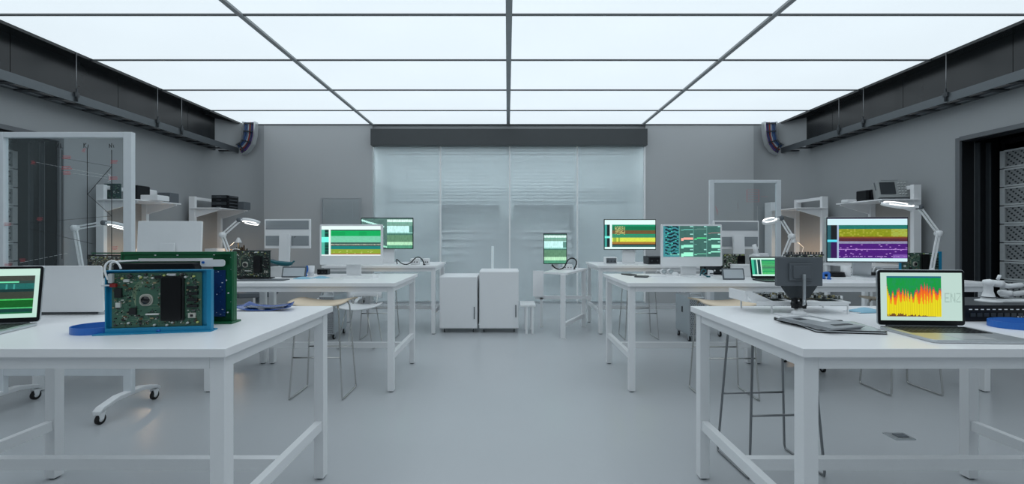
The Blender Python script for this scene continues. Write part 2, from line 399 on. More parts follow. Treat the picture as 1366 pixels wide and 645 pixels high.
# ------------------------------------------------------------------ cable trays
TRAY = mat('tray_steel', (.12, .135, .145), .38, .6, noise=.06)
def tray(label, X, s):
    t = thing('cable_tray', label, 'cable tray', (X, 0, 2.86), 0)
    y0, y1 = NY + .1, 7.95
    for a in (0, .25):
        o = MB().box((s * a, (y0 + y1) / 2, .05), (.012, y1 - y0, .10)).build('side_rail', TRAY, t)
    n = 44
    for k in range(n):
        y = y0 + .12 + k * .245
        MB().box((s * .125, y, .006), (.25, .07, .014)).build('rung', mat('rung_dark', (.03, .034, .038), .4, .4), t)
    m = MB(); rnd = random.Random(3)
    for k in range(3):
        a = .15 + k * .03
        m.tube([(s * (a + rnd.uniform(-.008, .008)), y0 + q * .8, .028 + rnd.uniform(-.002, .006)) for q in range(14)], .011, 6, rnd.choice([(.02, .02, .025), (.05, .06, .08), (.1, .1, .1)]))
    m.build('cable_bundle', COL, t)
    for y in (1.2, 3.55, 4.95, 6.1, 6.55):
        o = MB().cyl((s * -.012, y, .02), (s * -.012, y, ZC - 2.86), .004, 8).build('hanger_rod', DSTEEL, t)
        m = MB(); m.box((s * -.012, y, .09), (.03, .05, .05)); m.cyl((s * -.02, y, .01), (s * -.02, y, .16), .011, 8); m.build('hanger_clamp', PLD, o)
    return t
tray('long dark steel cable tray hanging along the left wall under the ceiling', CXS[0] - .005, -1)
tray('long dark steel cable tray hanging along the right wall under the ceiling', CXS[4] + .005, 1)
def riser(label, s, X0):
    t = thing('cable_riser', label, 'cable tray', (X0, 7.93, 2.86), 0)
    P = [(0.02, .06), (.10, .11), (.165, .20), (.20, .34), (.21, .50), (.21, ZC - 2.86)]
    for k, off in ((0, -.11), (1, .11)):
        pts = []
        for i, (a, z) in enumerate(P):
            tx, tz = P[min(i + 1, 5)][0] - P[max(i - 1, 0)][0], P[min(i + 1, 5)][1] - P[max(i - 1, 0)][1]
            l = math.hypot(tx, tz); pts.append((a + off * tz / l, z - off * tx / l))
        m = MB(); c = len(pts)
        vs = []; 
        for (a, z) in pts: vs += [(-s * (a - .014), -.05, z), (-s * (a + .014), -.05, z), (-s * (a + .014), .05, z), (-s * (a - .014), .05, z)]
        fs = []
        for i in range(c - 1):
            for q in range(4): fs.append((i * 4 + q, i * 4 + (q + 1) % 4, i * 4 + 4 + (q + 1) % 4, i * 4 + 4 + q))
        m.add(vs, fs, smooth=False); m.build('side_rail', mat('bright_rail', (.55, .57, .58), .3, .7), t)
    def mid(f, off):
        i = min(int(f * 5), 4); g = f * 5 - i; a = P[i][0] * (1 - g) + P[i + 1][0] * g; z = P[i][1] * (1 - g) + P[i + 1][1] * g
        tx, tz = P[i + 1][0] - P[i][0], P[i + 1][1] - P[i][1]; l = math.hypot(tx, tz); return (-s * (a + off * tz / l), z - off * tx / l)
    for f in (.12, .42, .68, .93):
        a, b = mid(f, -.1), mid(f, .1); MB().bar((a[0], -.03, a[1]), (b[0], -.03, b[1]), .02, .02).build('rung', PLD, t)
    cols = [(.03, .08, .22), (.05, .12, .3), (.45, .5, .55), (.3, .04, .03), (.03, .06, .15), (.12, .05, .25), (.35, .4, .45)]
    m = MB()
    for k, c in enumerate(cols):
        off = -.085 + k * .028
        m.tube([(mid(f, off)[0], .005 + .006 * math.sin(k * 2 + f * 7), mid(f, off)[1]) for f in [q / 10 for q in range(10)] + [.999]], .013, 6, c)
    m.build('cable_bundle', COL, t)
riser('curved cable riser with blue and red cables in the far left corner', -1, CXS[0] + .02)
riser('curved cable riser with blue and red cables in the far right corner', 1, CXS[4] - .02)

# ------------------------------------------------------------------ stools
def stool(label, x, y, metal=CHROME, rz=0, grp='wooden sled-base stools'):
    t = thing('bar_stool', label, 'stool', (x, y, 0), rz, grp)
    n = 14; vs = []; W, D = .45, .32; th = .018                 # saddle seat: wings up
    for side in (1, 0):
        for i in range(n + 1):
            u = -1 + 2 * i / n
            for j in range(9):
                v = -1 + 2 * j / 8
                hw = D / 2 * (1 - .12 * abs(u) ** 4); z = .735 + .034 * abs(u) ** 2.2 - .012 * v * v + side * th * (1 - .5 * max(abs(u), abs(v)) ** 6)
                vs.append((u * W / 2, v * hw, z))
    fs = []; q = (n + 1) * 9
    for i in range(n):
        for j in range(8):
            a = i * 9 + j; fs.append((a, a + 9, a + 10, a + 1)); fs.append((q + a, q + a + 1, q + a + 10, q + a + 9))
    for i in range(n):
        for j in (0, 8): a = i * 9 + j; fs.append((a, a + 9, q + a + 9, q + a))
    for j in range(8):
        for i in (0, n): a = i * 9 + j; fs.append((a, a + 1, q + a + 1, q + a))
    m = MB(); m.add(vs, fs, smooth=True); m.build('seat', WOOD, t)
    for s in (-1, 1):
        MB().tube([(s * .15, -.10, .745), (s * .165, -.115, .70), (s * .205, -.15, .03), (s * .207, -.145, .009), (s * .207, -.12, .008), (s * .207, .12, .008), (s * .207, .145, .009), (s * .205, .15, .03), (s * .165, .115, .70), (s * .15, .10, .745)], .0065, 8).build('sled_leg', metal, t)
    for y2 in (-1, 1):
        z = .33 + (.0 if y2 < 0 else .02); k = (.70 - z) / .67
        MB().cyl((-.165 - .04 * k, y2 * (.115 + .035 * k), z), (.165 + .04 * k, y2 * (.115 + .035 * k), z), .006, 8).build('footrest', metal, t)
    MB().box((0, 0, .733), (.3, .2, .006)).build('seat_plate', metal, t)
    return t
st = stool('pale wooden saddle stool with thin wire legs behind the left foreground bench', -1.495, 3.42)
def scopy(label, x, y, rz=0):
    o = copy_tree(st); o.location = (x, y, 0); o.rotation_euler.z = R(rz); o['label'] = label
scopy('pale wooden saddle stool behind the back corner of the right foreground bench', 1.745, 3.40)
stool('dark steel wire stool standing under the right foreground bench', 1.465, 2.36, DSTEEL, 3)
scopy('wire-legged stool at the right, its looped feet seen under the right foreground bench', 3.27, 3.5)
scopy('wire-legged stool in front of the back row bench on the right', 1.66, 5.33)
scopy('wire-legged stool in front of the back row bench on the left', -1.62, 5.33)
# small white side chair
t = thing('side_chair', 'small white chair with wire legs beside the silver computer tower on the left', 'chair', (-1.72, 4.9, 0), 0)
m = MB()
vs = []
for i in range(9):
    u = -1 + i / 4
    for j in range(9):
        v = -1 + j / 4; vs.append((u * .21, v * .19, .45 + .03 * u * u + .01 * v * v)); 
for i in range(9):
    u = -1 + i / 4
    for j in range(9):
        v = -1 + j / 4; vs.append((u * .21, v * .19, .438 + .03 * u * u + .01 * v * v))
fs = [(i * 9 + j, i * 9 + j + 9, i * 9 + j + 10, i * 9 + j + 1) for i in range(8) for j in range(8)] + [(81 + i * 9 + j, 81 + i * 9 + j + 1, 81 + i * 9 + j + 10, 81 + i * 9 + j + 9) for i in range(8) for j in range(8)]
for i in range(8):
    for a, b in ((i * 9, i * 9 + 9), (i * 9 + 8, i * 9 + 17), (i, i + 1), (72 + i, 73 + i)): fs.append((a, b, b + 81, a + 81))
m.add(vs, fs, smooth=True); m.build('seat', PLW, t)
vs = []; n = 10
for sd in (0, .012):
    for i in range(n + 1):
        u = -1 + 2 * i / n
        for j in range(5):
            z = .56 + j * .055; vs.append((u * (.205 - .004 * j), .2 + sd - .05 * u * u + .012 * j, z - .02 * u * u))
q = (n + 1) * 5; fs = [(i * 5 + j, i * 5 + j + 1, i * 5 + j + 6, i * 5 + j + 5) for i in range(n) for j in range(4)]
fs += [tuple(q + k for k in f[::-1]) for f in fs]
for i in range(n):
    for j in (0, 4): fs.append((i * 5 + j, i * 5 + j + 5, q + i * 5 + j + 5, q + i * 5 + j))
for j in range(4):
    for i in (0, n): fs.append((i * 5 + j, i * 5 + j + 1, q + i * 5 + j + 1, q + i * 5 + j))
m = MB(); m.add(vs, fs, smooth=True); m.build('backrest', PLW, t)
for s in (-1, 1):
    MB().tube([(s * .12, -.12, .445), (s * .2, -.18, .02), (s * .2, -.15, .008), (s * .2, .15, .008), (s * .2, .18, .02), (s * .14, .15, .445), (s * .15, .19, .6)], .006, 8).build('sled_leg', CHROME, t)

# ------------------------------------------------------------------ castors, towers, cabinets
def castor(name, parent, x, y, r, m=RUB, rim=SILV, z=0):
    c = MB().cyl((x - r * .28, y, z + r), (x + r * .28, y, z + r), r, 20).build(name, m, parent)
    MB().cyl((x - r * .32, y, z + r), (x + r * .32, y, z + r), r * .5, 16).build('hub', rim, c)
    f = MB(); f.prism([(y - r * .4, z + r), (y + r * .4, z + r), (y + r * .7, z + 2.3 * r), (y - r * .7, z + 2.3 * r)], x + r * .34, x + r * .44, 'x')
    f.prism([(y - r * .4, z + r), (y + r * .4, z + r), (y + r * .7, z + 2.3 * r), (y - r * .7, z + 2.3 * r)], x - r * .44, x - r * .34, 'x')
    f.box((x, y, z + 2.3 * r), (r, r * 1.4, r * .15)); f.build('fork', rim, c)
def tower(label, x, y, rz=0):
    t = thing('computer_tower', label, 'computer tower', (x, y, 0), rz, 'silver computer towers on castors')
    W, D, H = .19, .42, .47; z0 = .075
    m = MB(); m.box((0, 0, z0 + H / 2), (W, D, H)); m.build('case', SILV, t, bevel=.008)
    MB().box((0, -D / 2 - .002, z0 + H / 2), (W - .02, .008, H - .02)).build('perforated_front', TPERF, t)
    MB().box((-W / 2 - .002, 0, z0 + H * .62), (.006, .03, .07)).build('side_latch', PLD, t)
    for s in (-1, 1):
        yy = s * (D / 2 - .03)
        MB().tube([(-W / 2 + .02, yy, z0 + H), (-W / 2 + .02, yy, z0 + H + .03), (-W / 2 + .035, yy, z0 + H + .045), (W / 2 - .035, yy, z0 + H + .045), (W / 2 - .02, yy, z0 + H + .03), (W / 2 - .02, yy, z0 + H)], .008, 8).build('handle', SILV, t)
        for q in (-1, 1): castor('castor', t, q * (W / 2 - .02), s * (D / 2 - .05), .03)
tower('silver perforated computer tower on castors under the left middle benches', -2.24, 5.4)
tower('silver perforated computer tower on castors under the right middle bench near the back row', 2.3, 5.3)
tower('silver computer tower half hidden behind the near leg of the right foreground bench', 2.9, 4.12)
def cab(label, x0, x1, h, y):
    t = thing('rolling_cabinet', label, 'cabinet', ((x0 + x1) / 2, y, 0), 0, 'white rolling cabinets by the glass partition')
    W = x1 - x0; D = .5
    MB().box((0, D / 2, .06 + (h - .06) / 2), (W, D, h - .06)).build('body', WMET, t, bevel=.004)
    d = MB().box((0, -.008, .06 + (h - .06) / 2), (W - .012, .018, h - .075)).build('door', WMET, t, bevel=.003)
    MB().box((W / 2 - .04, -.022, h * .36), (.012, .014, .16)).build('handle', PLG, d)
    for q in (-1, 1):
        for y2 in (.06, D - .06): castor('castor', t, q * (W / 2 - .06), y2, .022)
cab('white rolling cabinet directly beside the left back bench leg', -.905, -.40, .75, 5.58)
cab('white rolling cabinet right of its twin, at the centre of the partition', -.375, .15, .82, 5.58)
t = thing('low_side_table', 'small low white table beside the right rolling cabinet', 'table', (.27, 5.52, 0), 0)
MB().box((0, .15, .375), (.2, .32, .025)).build('tabletop', WHITE, t, bevel=.002)
for x in (-.02, .06):
    for y in (.02, .28): MB().box((x, y, .18), (.03, .03, .365)).build('leg', WMET, t)
# added glowing bar standing in for an edge highlight on the glass
t = thing('highlight_bar', 'slim glowing bar added as a highlight behind the centre cabinets', 'highlight', at(657, 360, 7.4) * 1, 0)
p0, p1 = at(657, 328, 7.4).z, 0; t.location.z = 0
MB().rrect(.045, .045, .015, .03, p0, 'z').build('tube', mat('glowing_highlight', (.82, .9, .92), .4, emit=.12), t)
MB().lathe([(.14, 0), (.14, .02), (.03, .035)]).build('base', WMET, t)
# small angled desk right of centre
A, B = Vector((.70, 5.3)), Vector((1.09, 6.0))
t = thing('narrow_desk', 'small angled white desk with cables on top, left of the right back bench', 'table', (A.x, A.y, 0), 0)
d = (B - A); n = Vector((-d.y, d.x)).normalized()
def q3(p, z): return (p.x - A.x, p.y - A.y, z)
tp = [A + Vector((.05, -.04)), B + Vector((.06, .05)), B + n * .33 + Vector((0, .05)), A + n * .25 + Vector((-.02, .0))]
MB().prism([(p.x - A.x, p.y - A.y) for p in tp], TH - .1, TH - .075).build('tabletop', WHITE, t)
for p in (A, B): MB().box((p.x - A.x, p.y - A.y, .4), (.06, .06, .80)).build('leg', WMET, t, bevel=.002)
MB().bar(q3(A, .16), q3(B, .16), .04, .05).build('stretcher', WMET, t)
p = at(718, 0, 5.9); MB().box((p.x - A.x, p.y - A.y, .62), (.15, .03, .36)).build('modesty_panel', WHITE, t)
MB().box(((.42 + 1.16) / 2 - A.x, 5.95 - A.y, .42), (.8, .035, .05)).build('rail', WMET, t)
MB().box((.48 - A.x, 5.95 - A.y, .21), (.04, .035, .42)).build('leg', WMET, t)
# floor socket plate
t = thing('floor_socket', 'small metal floor socket plate on the grey floor under the right foreground bench', 'floor socket', (2.5, 2.68, 0), 0)
MB().box((0, 0, .003), (.13, .09, .006)).build('plate', SILV, t); MB().box((.01, 0, .008), (.07, .045, .006)).build('lid', PLG, t)

# ------------------------------------------------------------------ glass writing boards
BRD = mat('board_frame_white', (.72, .76, .79), .35, .0)
PNK = mat('red_marker', (.75, .12, .14), .6); BKM = mat('black_marker', (.01, .01, .012), .6); WHM = mat('white_marker', (.75, .78, .8), .6)
def stroke(mb, x0, z0, x1, z1, w=.003): mb.bar((x0, -.006, z0), (x1, -.006, z1), w, .0015)
def board(label, x0, x1, Y, top, bot=.29, fw=.05, feet=True, frame=BRD, rz=0):
    t = thing('glass_writing_board', label, 'glass board', ((x0 + x1) / 2, Y, 0), rz)
    W = x1 - x0
    m = MB()
    for s in (-1, 1): m.box((s * (W / 2 - fw / 2), 0, (top + .13) / 2 + (0 if feet else .05)), (fw, .035, top - .13 if feet else top - .3))
    m.box((0, 0, top - fw / 3), (W - 2 * fw - .002, .034, fw * .66)); m.box((0, 0, bot), (W - 2 * fw - .002, .03, fw)); m.build('frame', frame, t, bevel=.003)
    MB().box((0, 0, (top + bot) / 2), (W - fw * 1.6, .006, top - bot - fw)).build('glass_pane', CLEAR, t)
    if feet:
        for s in (-1, 1):
            x = s * (W / 2 - fw / 2); m = MB()
            P = [(-.25, .095), (-.22, .118), (-.10, .15), (.10, .15), (.22, .118), (.25, .095)]
            vs = []
            for (y, z) in P: h = .028 if abs(y) > .2 else .035; vs += [(x - .03, y, z), (x + .03, y, z), (x + .022, y, z - h), (x - .022, y, z - h)]
            fs = [(i * 4 + a, i * 4 + (a + 1) % 4, i * 4 + 4 + (a + 1) % 4, i * 4 + 4 + a) for i in range(5) for a in range(4)] + [(0, 1, 2, 3), (23, 22, 21, 20)]
            m.add(vs, fs); f = m.build('foot', PLW, t, bevel=.006)
            for y in (-.22, .22): castor('castor', f, x, y, .034, RUB, PLW)
    return t
t = board('glass writing board on castors at the left edge, black and red marker lines on it', -3.74, -2.745, 3.08, at(0, 176.5, 3.08).z, fw=.06)
bx = t.location.x
def bp(x, y): p = at(x, y, 3.08); return p.x - bx, p.z
def lines(mm, name, segs, w=.004, stf=False):
    m = MB()
    for (a, b, c, d) in segs: p = bp(a, b); q = bp(c, d); stroke(m, *p, *q, w)
    o = m.build(name, mm, t)
lines(BKM, 'black_marker_lines', [(84, 200, 84, 345), (117.5, 198, 117.5, 345), (150, 200, 150, 345), (72, 209, 150, 222), (150, 222, 118, 259), (118, 259, 150, 288), (150, 288, 40, 297), (40, 305, 125, 325),
    (77, 192, 80, 197), (80, 191, 77, 197), (82, 191, 82, 198), (82, 195, 85, 198), (113, 191, 113, 197), (113, 194, 116, 191), (113, 194, 117, 198), (119, 193, 118, 198), (147, 192, 147, 197), (147, 192, 150, 197), (150, 197, 150, 191), (152, 193, 153, 197)])
dash = []
for k in range(17): a = 50 + k * 6; dash.append((a, 216.5 + (a - 50) * .19, a + 4, 216.5 + (a + 4 - 50) * .19))
for k in range(11): a = 86 + k * 6; dash.append((a, 229 + (a - 86) * .15, a + 4, 229 + (a + 4 - 86) * .15))
for k in range(10): a = 28 + k * 6.5; dash.append((a, 350 - (a - 28) * .2, a + 4, 350 - (a + 4 - 28) * .2))
for k in range(5): dash.append((145 + k, 232 + k * 2, 149 - k, 234 + k * 2))
lines(WHM, 'white_marker_dashes', dash)
red = []
rnd = random.Random(5)
for (a, b, c) in ((90, 210, 5), (90, 224, 6), (90, 231, 5), (153, 216, 4), (152, 238, 5), (113, 201, 2), (54, 292, 3), (12, 299, 4), (12, 353, 4), (154, 331, 3), (31, 347, 3), (45, 217, 2)):
    for k in range(4): red.append((a - c + rnd.uniform(-1, 1), b - 2 + k * 1.2, a + c + rnd.uniform(-1, 1), b - 2 + k * 1.2 + rnd.uniform(-.5, .5)))
lines(PNK, 'red_marker_notes', red, .0045)
t = board('glass writing board on castors at the far right, faint red and grey diagrams', at(946, 0, 5.6).x, at(1041, 0, 5.6).x, 5.6, at(0, 240, 5.6).z, fw=.06)
t.location = (at(993.5, 0, 5.6).x, 5.6, 0); bx = t.location.x
def bp(x, y): p = at(x, y, 5.6); return p.x - bx, p.z
def grid(x0, y0, x1, y1, n): return [(x0, y0 + (y1 - y0) * k / n, x1, y0 + (y1 - y0) * k / n) for k in range(n + 1)] + [(x0, y0, x0, y1), (x1, y0, x1, y1)]
GRM = mat('grey_marker', (.40, .42, .44), .6)
lines(GRM, 'grey_marker_tables', grid(955, 253, 971, 269, 5) + grid(975, 253, 991, 269, 5) + [(998, 270, 998, 300), (963, 270, 963, 290), (984, 270, 984, 280), (1005, 275, 1020, 275), (1005, 280, 1020, 280), (1010, 275, 1010, 310)], .004)
lines(PNK, 'red_marker_tables', grid(996, 253, 1012, 269, 5) + [(954, 275, 958, 283), (955, 278, 957, 286), (1015, 262, 1024, 262), (984, 270, 984, 279)], .003)
# small glass board leaning by the back wall, left
t = board('small framed glass board standing in front of the far grey wall, left of the partition', at(428, 0, 7.9).x, at(482, 0, 7.9).x, 7.9, at(0, 263.5, 7.9).z, fw=.035, frame=mat('aluminium_frame', (.42, .44, .46), .4, .5))
bx = t.location.x
def bp(x, y): p = at(x, y, 7.9); return p.x - bx, p.z
lines(GRM, 'grey_marker_lines', [(434, 270, 474, 268), (433, 277, 462, 281), (440, 272, 455, 285), (455, 283, 475, 279), (470, 268, 471, 290), (436, 290, 470, 292), (440, 296, 476, 300), (434, 305, 460, 308)], .006)

# ------------------------------------------------------------------ screens: what they show, as coloured cells of lit geometry
def S(r, g, b): return tuple(((c / 255) / 12.92 if c / 255 <= .04045 else ((c / 255 + .055) / 1.055) ** 2.4) for c in (r, g, b))
def mixc(a, b, t): return tuple(x * (1 - t) + y * t for x, y in zip(a, b))
def screen_mesh(W, H, fn, nx, ny, M=None):
    vs = [(-W / 2 + W * i / nx, 0, H / 2 - H * j / ny) for j in range(ny + 1) for i in range(nx + 1)]
    mb = MB(); mb.v = [Vector(v) if M is None else M @ Vector(v) for v in vs]
    for j in range(ny):
        for i in range(nx):
            a = j * (nx + 1) + i; mb.f.append([a, a + nx + 1, a + nx + 2, a + 1]); mb.c.append(fn((i + .5) / nx, (j + .5) / ny, i, j)); mb.sm.append(False)
    return mb
def H_(i, j, k=0): return random.Random(i * 7919 + j * 104729 + k * 13).random()
WHT = S(232, 250, 248)
def scr_green(u, v, i, j):
    if v < .13: return WHT
    if v > .96: return S(240, 250, 250)
    if u < .155:
        if u > .12: return S(225, 245, 240)
        if .37 < v < .55: return S(120, 255, 235)
        if u > .05: return S(10, 60, 55) if H_(0, j, 1) > .3 else S(20, 120, 90)
        return S(80, 180, 160)
    for (v1, c) in ((.165, S(0, 80, 60)), (.34, S(8, 172, 92)), (.545, S(120, 205, 170)), (.60, S(60, 90, 85)), (.645, S(130, 150, 135)), (.675, S(70, 80, 80)), (.78, S(20, 125, 120)), (.92, S(140, 165, 50)), (.97, S(160, 105, 60))):
        if v < v1:
            k = .94 + .1 * H_(i // 3, j)
            if .2 < v < .32 and (.18 < u < .4 or .63 < u < .77): k *= .85
            if v < .645 and v > .6 and H_(i, j) > .7: return S(190, 190, 170)
            if .8 < v < .92 and H_(i // 2, j, 3) > .94: return S(200, 215, 120)
            return tuple(x * k for x in c)
    return WHT
def scr_band2(u, v, i, j):
    if v < .16 or v > .93: return S(225, 252, 248)
    if u < .14:
        if u > .10: return S(220, 245, 240)
        if .55 < v < .62: return S(120, 240, 225)
        return S(8, 25, 28) if u > .04 else S(60, 160, 150)
    for (v1, c) in ((.22, S(20, 150, 110)), (.36, S(10, 115, 75)), (.48, S(110, 85, 50)), (.52, S(20, 150, 110)), (.60, S(55, 140, 105)), (.75, S(215, 228, 80)), (.82, S(165, 120, 50)), (.86, S(90, 55, 30)), (.94, S(35, 95, 90))):
        if v < v1:
            k = .92 + .16 * H_(i // 2, j)
            if .6 < v < .75 and u < .5 and H_(i // 3, 0, 2) > .4: c = S(150, 175, 60)
            if .22 < v < .5 and .2 < u < .4 and H_(i, j, 4) > .6: c = S(200, 190, 120)
            return tuple(x * k for x in c)
    return WHT
def scr_purple(u, v, i, j):
    if v < .02: return S(70, 60, 90)
    if v < .155: return S(205, 235, 242)
    if v > .93: return S(205, 235, 242)
    if u < .15:
        if u > .12: return S(160, 180, 210)
        if .50 < v < .56: return S(90, 215, 235)
        if u > .04: return S(20, 25, 30) if v < .5 else S(50, 15, 80)
        return S(40, 90, 100)
    for (v1, c) in ((.25, S(25, 115, 105)), (.42, S(135, 145, 20)), (.47, S(120, 70, 35)), (.53, S(85, 35, 50)), (.585, S(140, 140, 170)), (.95, S(72, 18, 118))):
        if v < v1:
            k = .9 + .2 * H_(i // 2, j)
            if v < .42 and v > .25 and u > .8: c = S(160, 175, 70)
            if v > .6 and (j % 9 == 4 and H_(i, j, 3) > .55 or H_(i // 2, j, 5) > .965): return S(170, 130, 200)
            if .585 < v and abs(v - .72) < .012: return S(150, 110, 190)
            if v > .84 and u > .82: c = S(120, 80, 165)
            if .25 < v < .42 and H_(i // 2, j // 2, 7) > .85: c = S(160, 165, 50)
            return tuple(x * k for x in c)
    return WHT
def scr_tiles(u, v, i, j):
    bg = S(62, 105, 98)
    if u < .28:
        w = (v * 9 + .25 * math.sin(u * 40)) % 1
        if v < .93 and .03 < u < .27 and w < .55: return S(8, 40, 48) if H_(i // 3, j, 2) > .1 else S(60, 200, 180)
        if .9 < v < .95 and u > .12: return S(140, 235, 215)
        return mixc(S(50, 120, 140), S(70, 150, 150), H_(i, j))
    c = int((u - .28) / .24); cu = ((u - .28) / .24) % 1; r = int(v / .25); cv = (v / .25) % 1
    if cu < .04: return S(95, 150, 140)
    if cv < .14 and cu > .8: return S(150, 210, 200)
    tbl = {(0, 0): (.4, .5, S(120, 215, 200)), (1, 0): (.35, .4, S(110, 150, 140)), (2, 0): (.85, .9, S(170, 130, 130)), (0, 1): (.5, .8, S(245, 175, 160)), (1, 1): (.52, .66, S(80, 225, 140)), (2, 1): (.6, .76, S(165, 250, 220)),
           (0, 2): (.4, .8, S(150, 240, 210)), (1, 2): (.25, .3, S(100, 160, 150)), (2, 2): (.4, .85, S(165, 245, 215)), (0, 3): (.45, .9, S(160, 250, 215)), (1, 3): (.55, .66, S(120, 215, 180)), (2, 3): (.3, .45, S(160, 250, 220))}
    a, b, col = tbl.get((min(c, 2), r), (.5, .6, bg))
    off = .1 if cu < .3 else 0
    if a + off < cv < b + off and cu > .12 and not (c == 2 and r == 2 and cu < .35): return col
    return tuple(x * (.92 + .16 * H_(i // 4, j // 3)) for x in bg)
def scr_mint(u, v, i, j):
    if u < .5:
        if abs(v - (.06 + u * .5)) < .03 and u < .45: return S(190, 245, 235)
        if abs(v - (.78 + u * .35)) < .025: return S(160, 230, 200)
        return mixc(S(75, 105, 102), S(90, 125, 118), H_(i // 3, j // 3))
    for (v1, c) in ((.04, S(70, 110, 100)), (.12, S(215, 245, 238)), (.16, S(110, 170, 150)), (.25, S(120, 165, 150)), (.46, S(200, 248, 245)), (.5, S(150, 210, 200)), (.55, S(70, 120, 105)), (.78, S(95, 140, 110)), (.9, S(185, 235, 195)), (1.1, S(80, 150, 120))):
        if v < v1:
            if .25 < v < .46 and u > .93: return S(90, 140, 130)
            return tuple(x * (.85 + .3 * H_(i, j // 4)) for x in c)
    return WHT
def scr_mint2(u, v, i, j): return scr_mint(.5 + u / 2, v, i, j)
def scr_small(u, v, i, j):
    if v < .1: return S(200, 240, 225)
    if v > .9: return S(205, 245, 235)
    if u < .07: return S(60, 190, 150)
    if u < .14: return S(20, 110, 95)
    if u < .17 or .26 < u < .28: return S(200, 240, 225)
    if u < .26: return S(15, 60, 60)
    if v < .17: return S(15, 130, 90)
    k = H_(0, j, 9); c = S(30, 165, 95) if k > .5 else S(45, 140, 100) if k > .25 else S(80, 190, 110)
    if .3 < v < .6 and k > .6: c = S(70, 130, 95)
    return tuple(x * (.85 + .3 * H_(i // 3, j)) for x in c)
def scr_lap(u, v, i, j):
    if v < .14: return S(40, 55, 60) if (v > .05 and v < .1 and u < .55) else S(195, 228, 215)
    if v > .91: return S(185, 222, 208)
    if u > .955: return S(190, 222, 210)
    for (v1, c) in ((.24, S(62, 66, 60)), (.30, S(45, 70, 65)), (.42, S(28, 100, 95)), (.47, S(15, 50, 50)), (.62, S(55, 62, 52)), (.64, S(60, 190, 90)), (.79, S(10, 92, 30)), (.82, S(70, 180, 110)), (.88, S(10, 60, 55)), (.95, S(20, 100, 60))):
        if v < v1:
            if .26 < v < .29 and .45 < u < .8: return S(110, 220, 170)
            if .31 < v < .41 and H_(i // 2, 1) > .8: return S(60, 150, 140)
            if .79 < v < .82 and u < .4: return S(10, 85, 35)
            return tuple(x * (.88 + .24 * H_(i // 2, j)) for x in c)
    return WHT
GLY = {'E': ['11111', '10000', '10000', '11110', '10000', '10000', '11111'], 'N': ['10001', '11001', '11001', '10101', '10011', '10011', '10001'], 'Z': ['11111', '00001', '00010', '00100', '01000', '10000', '11111']}
def scr_graph(u, v, i, j):
    bg = S(186, 212, 203)
    if .075 < u < .745 and .075 < v < .915:
        a = (u - .075) / .67; b = (v - .075) / .84
        sp = abs(math.sin(a * 46 + math.sin(a * 17) * 1.2)); e1 = .24 + .13 * math.sin(a * 9 + 1.2) * math.cos(a * 5) + .13 * sp ** 2; e2 = .38 + .26 * sp + .05 * math.sin(a * 12)
        n = .03 * H_(i, 3) + .08 * H_(i // 2, 5)
        if a < .04: e1, e2 = .1 + a * 6, .2 + a * 6
        if b < .04: return mixc(S(20, 110, 110), S(40, 90, 140), H_(i // 4, j))
        if b > .9 and (1 - b) < .09 * H_(i // 2, 8) * (1.3 - a * 1.4): return S(110, 70, 30)
        if b < e1 + n: return mixc(S(10, 150, 50), S(30, 140, 90), H_(i // 2, j // 6) * .7)
        if b < e1 + n + .05: return mixc(S(120, 90, 110), S(160, 60, 90), H_(i, j // 3))
        if b < e2 + n * .5: return mixc(S(225, 60, 30), S(240, 130, 20), (b - e1) / max(.05, e2 - e1))
        return mixc(S(228, 214, 20), S(210, 190, 15), .8 * (math.sin(a * 150) > .3))
    for k, g in enumerate('ENZ'):
        x0 = .79 + k * .07
        if x0 <= u < x0 + .055 and .42 < v < .62:
            if GLY[g][min(6, int((v - .42) / .2 * 7))][min(4, int((u - x0) / .055 * 5))] == '1': return S(162, 187, 179)
    return bg

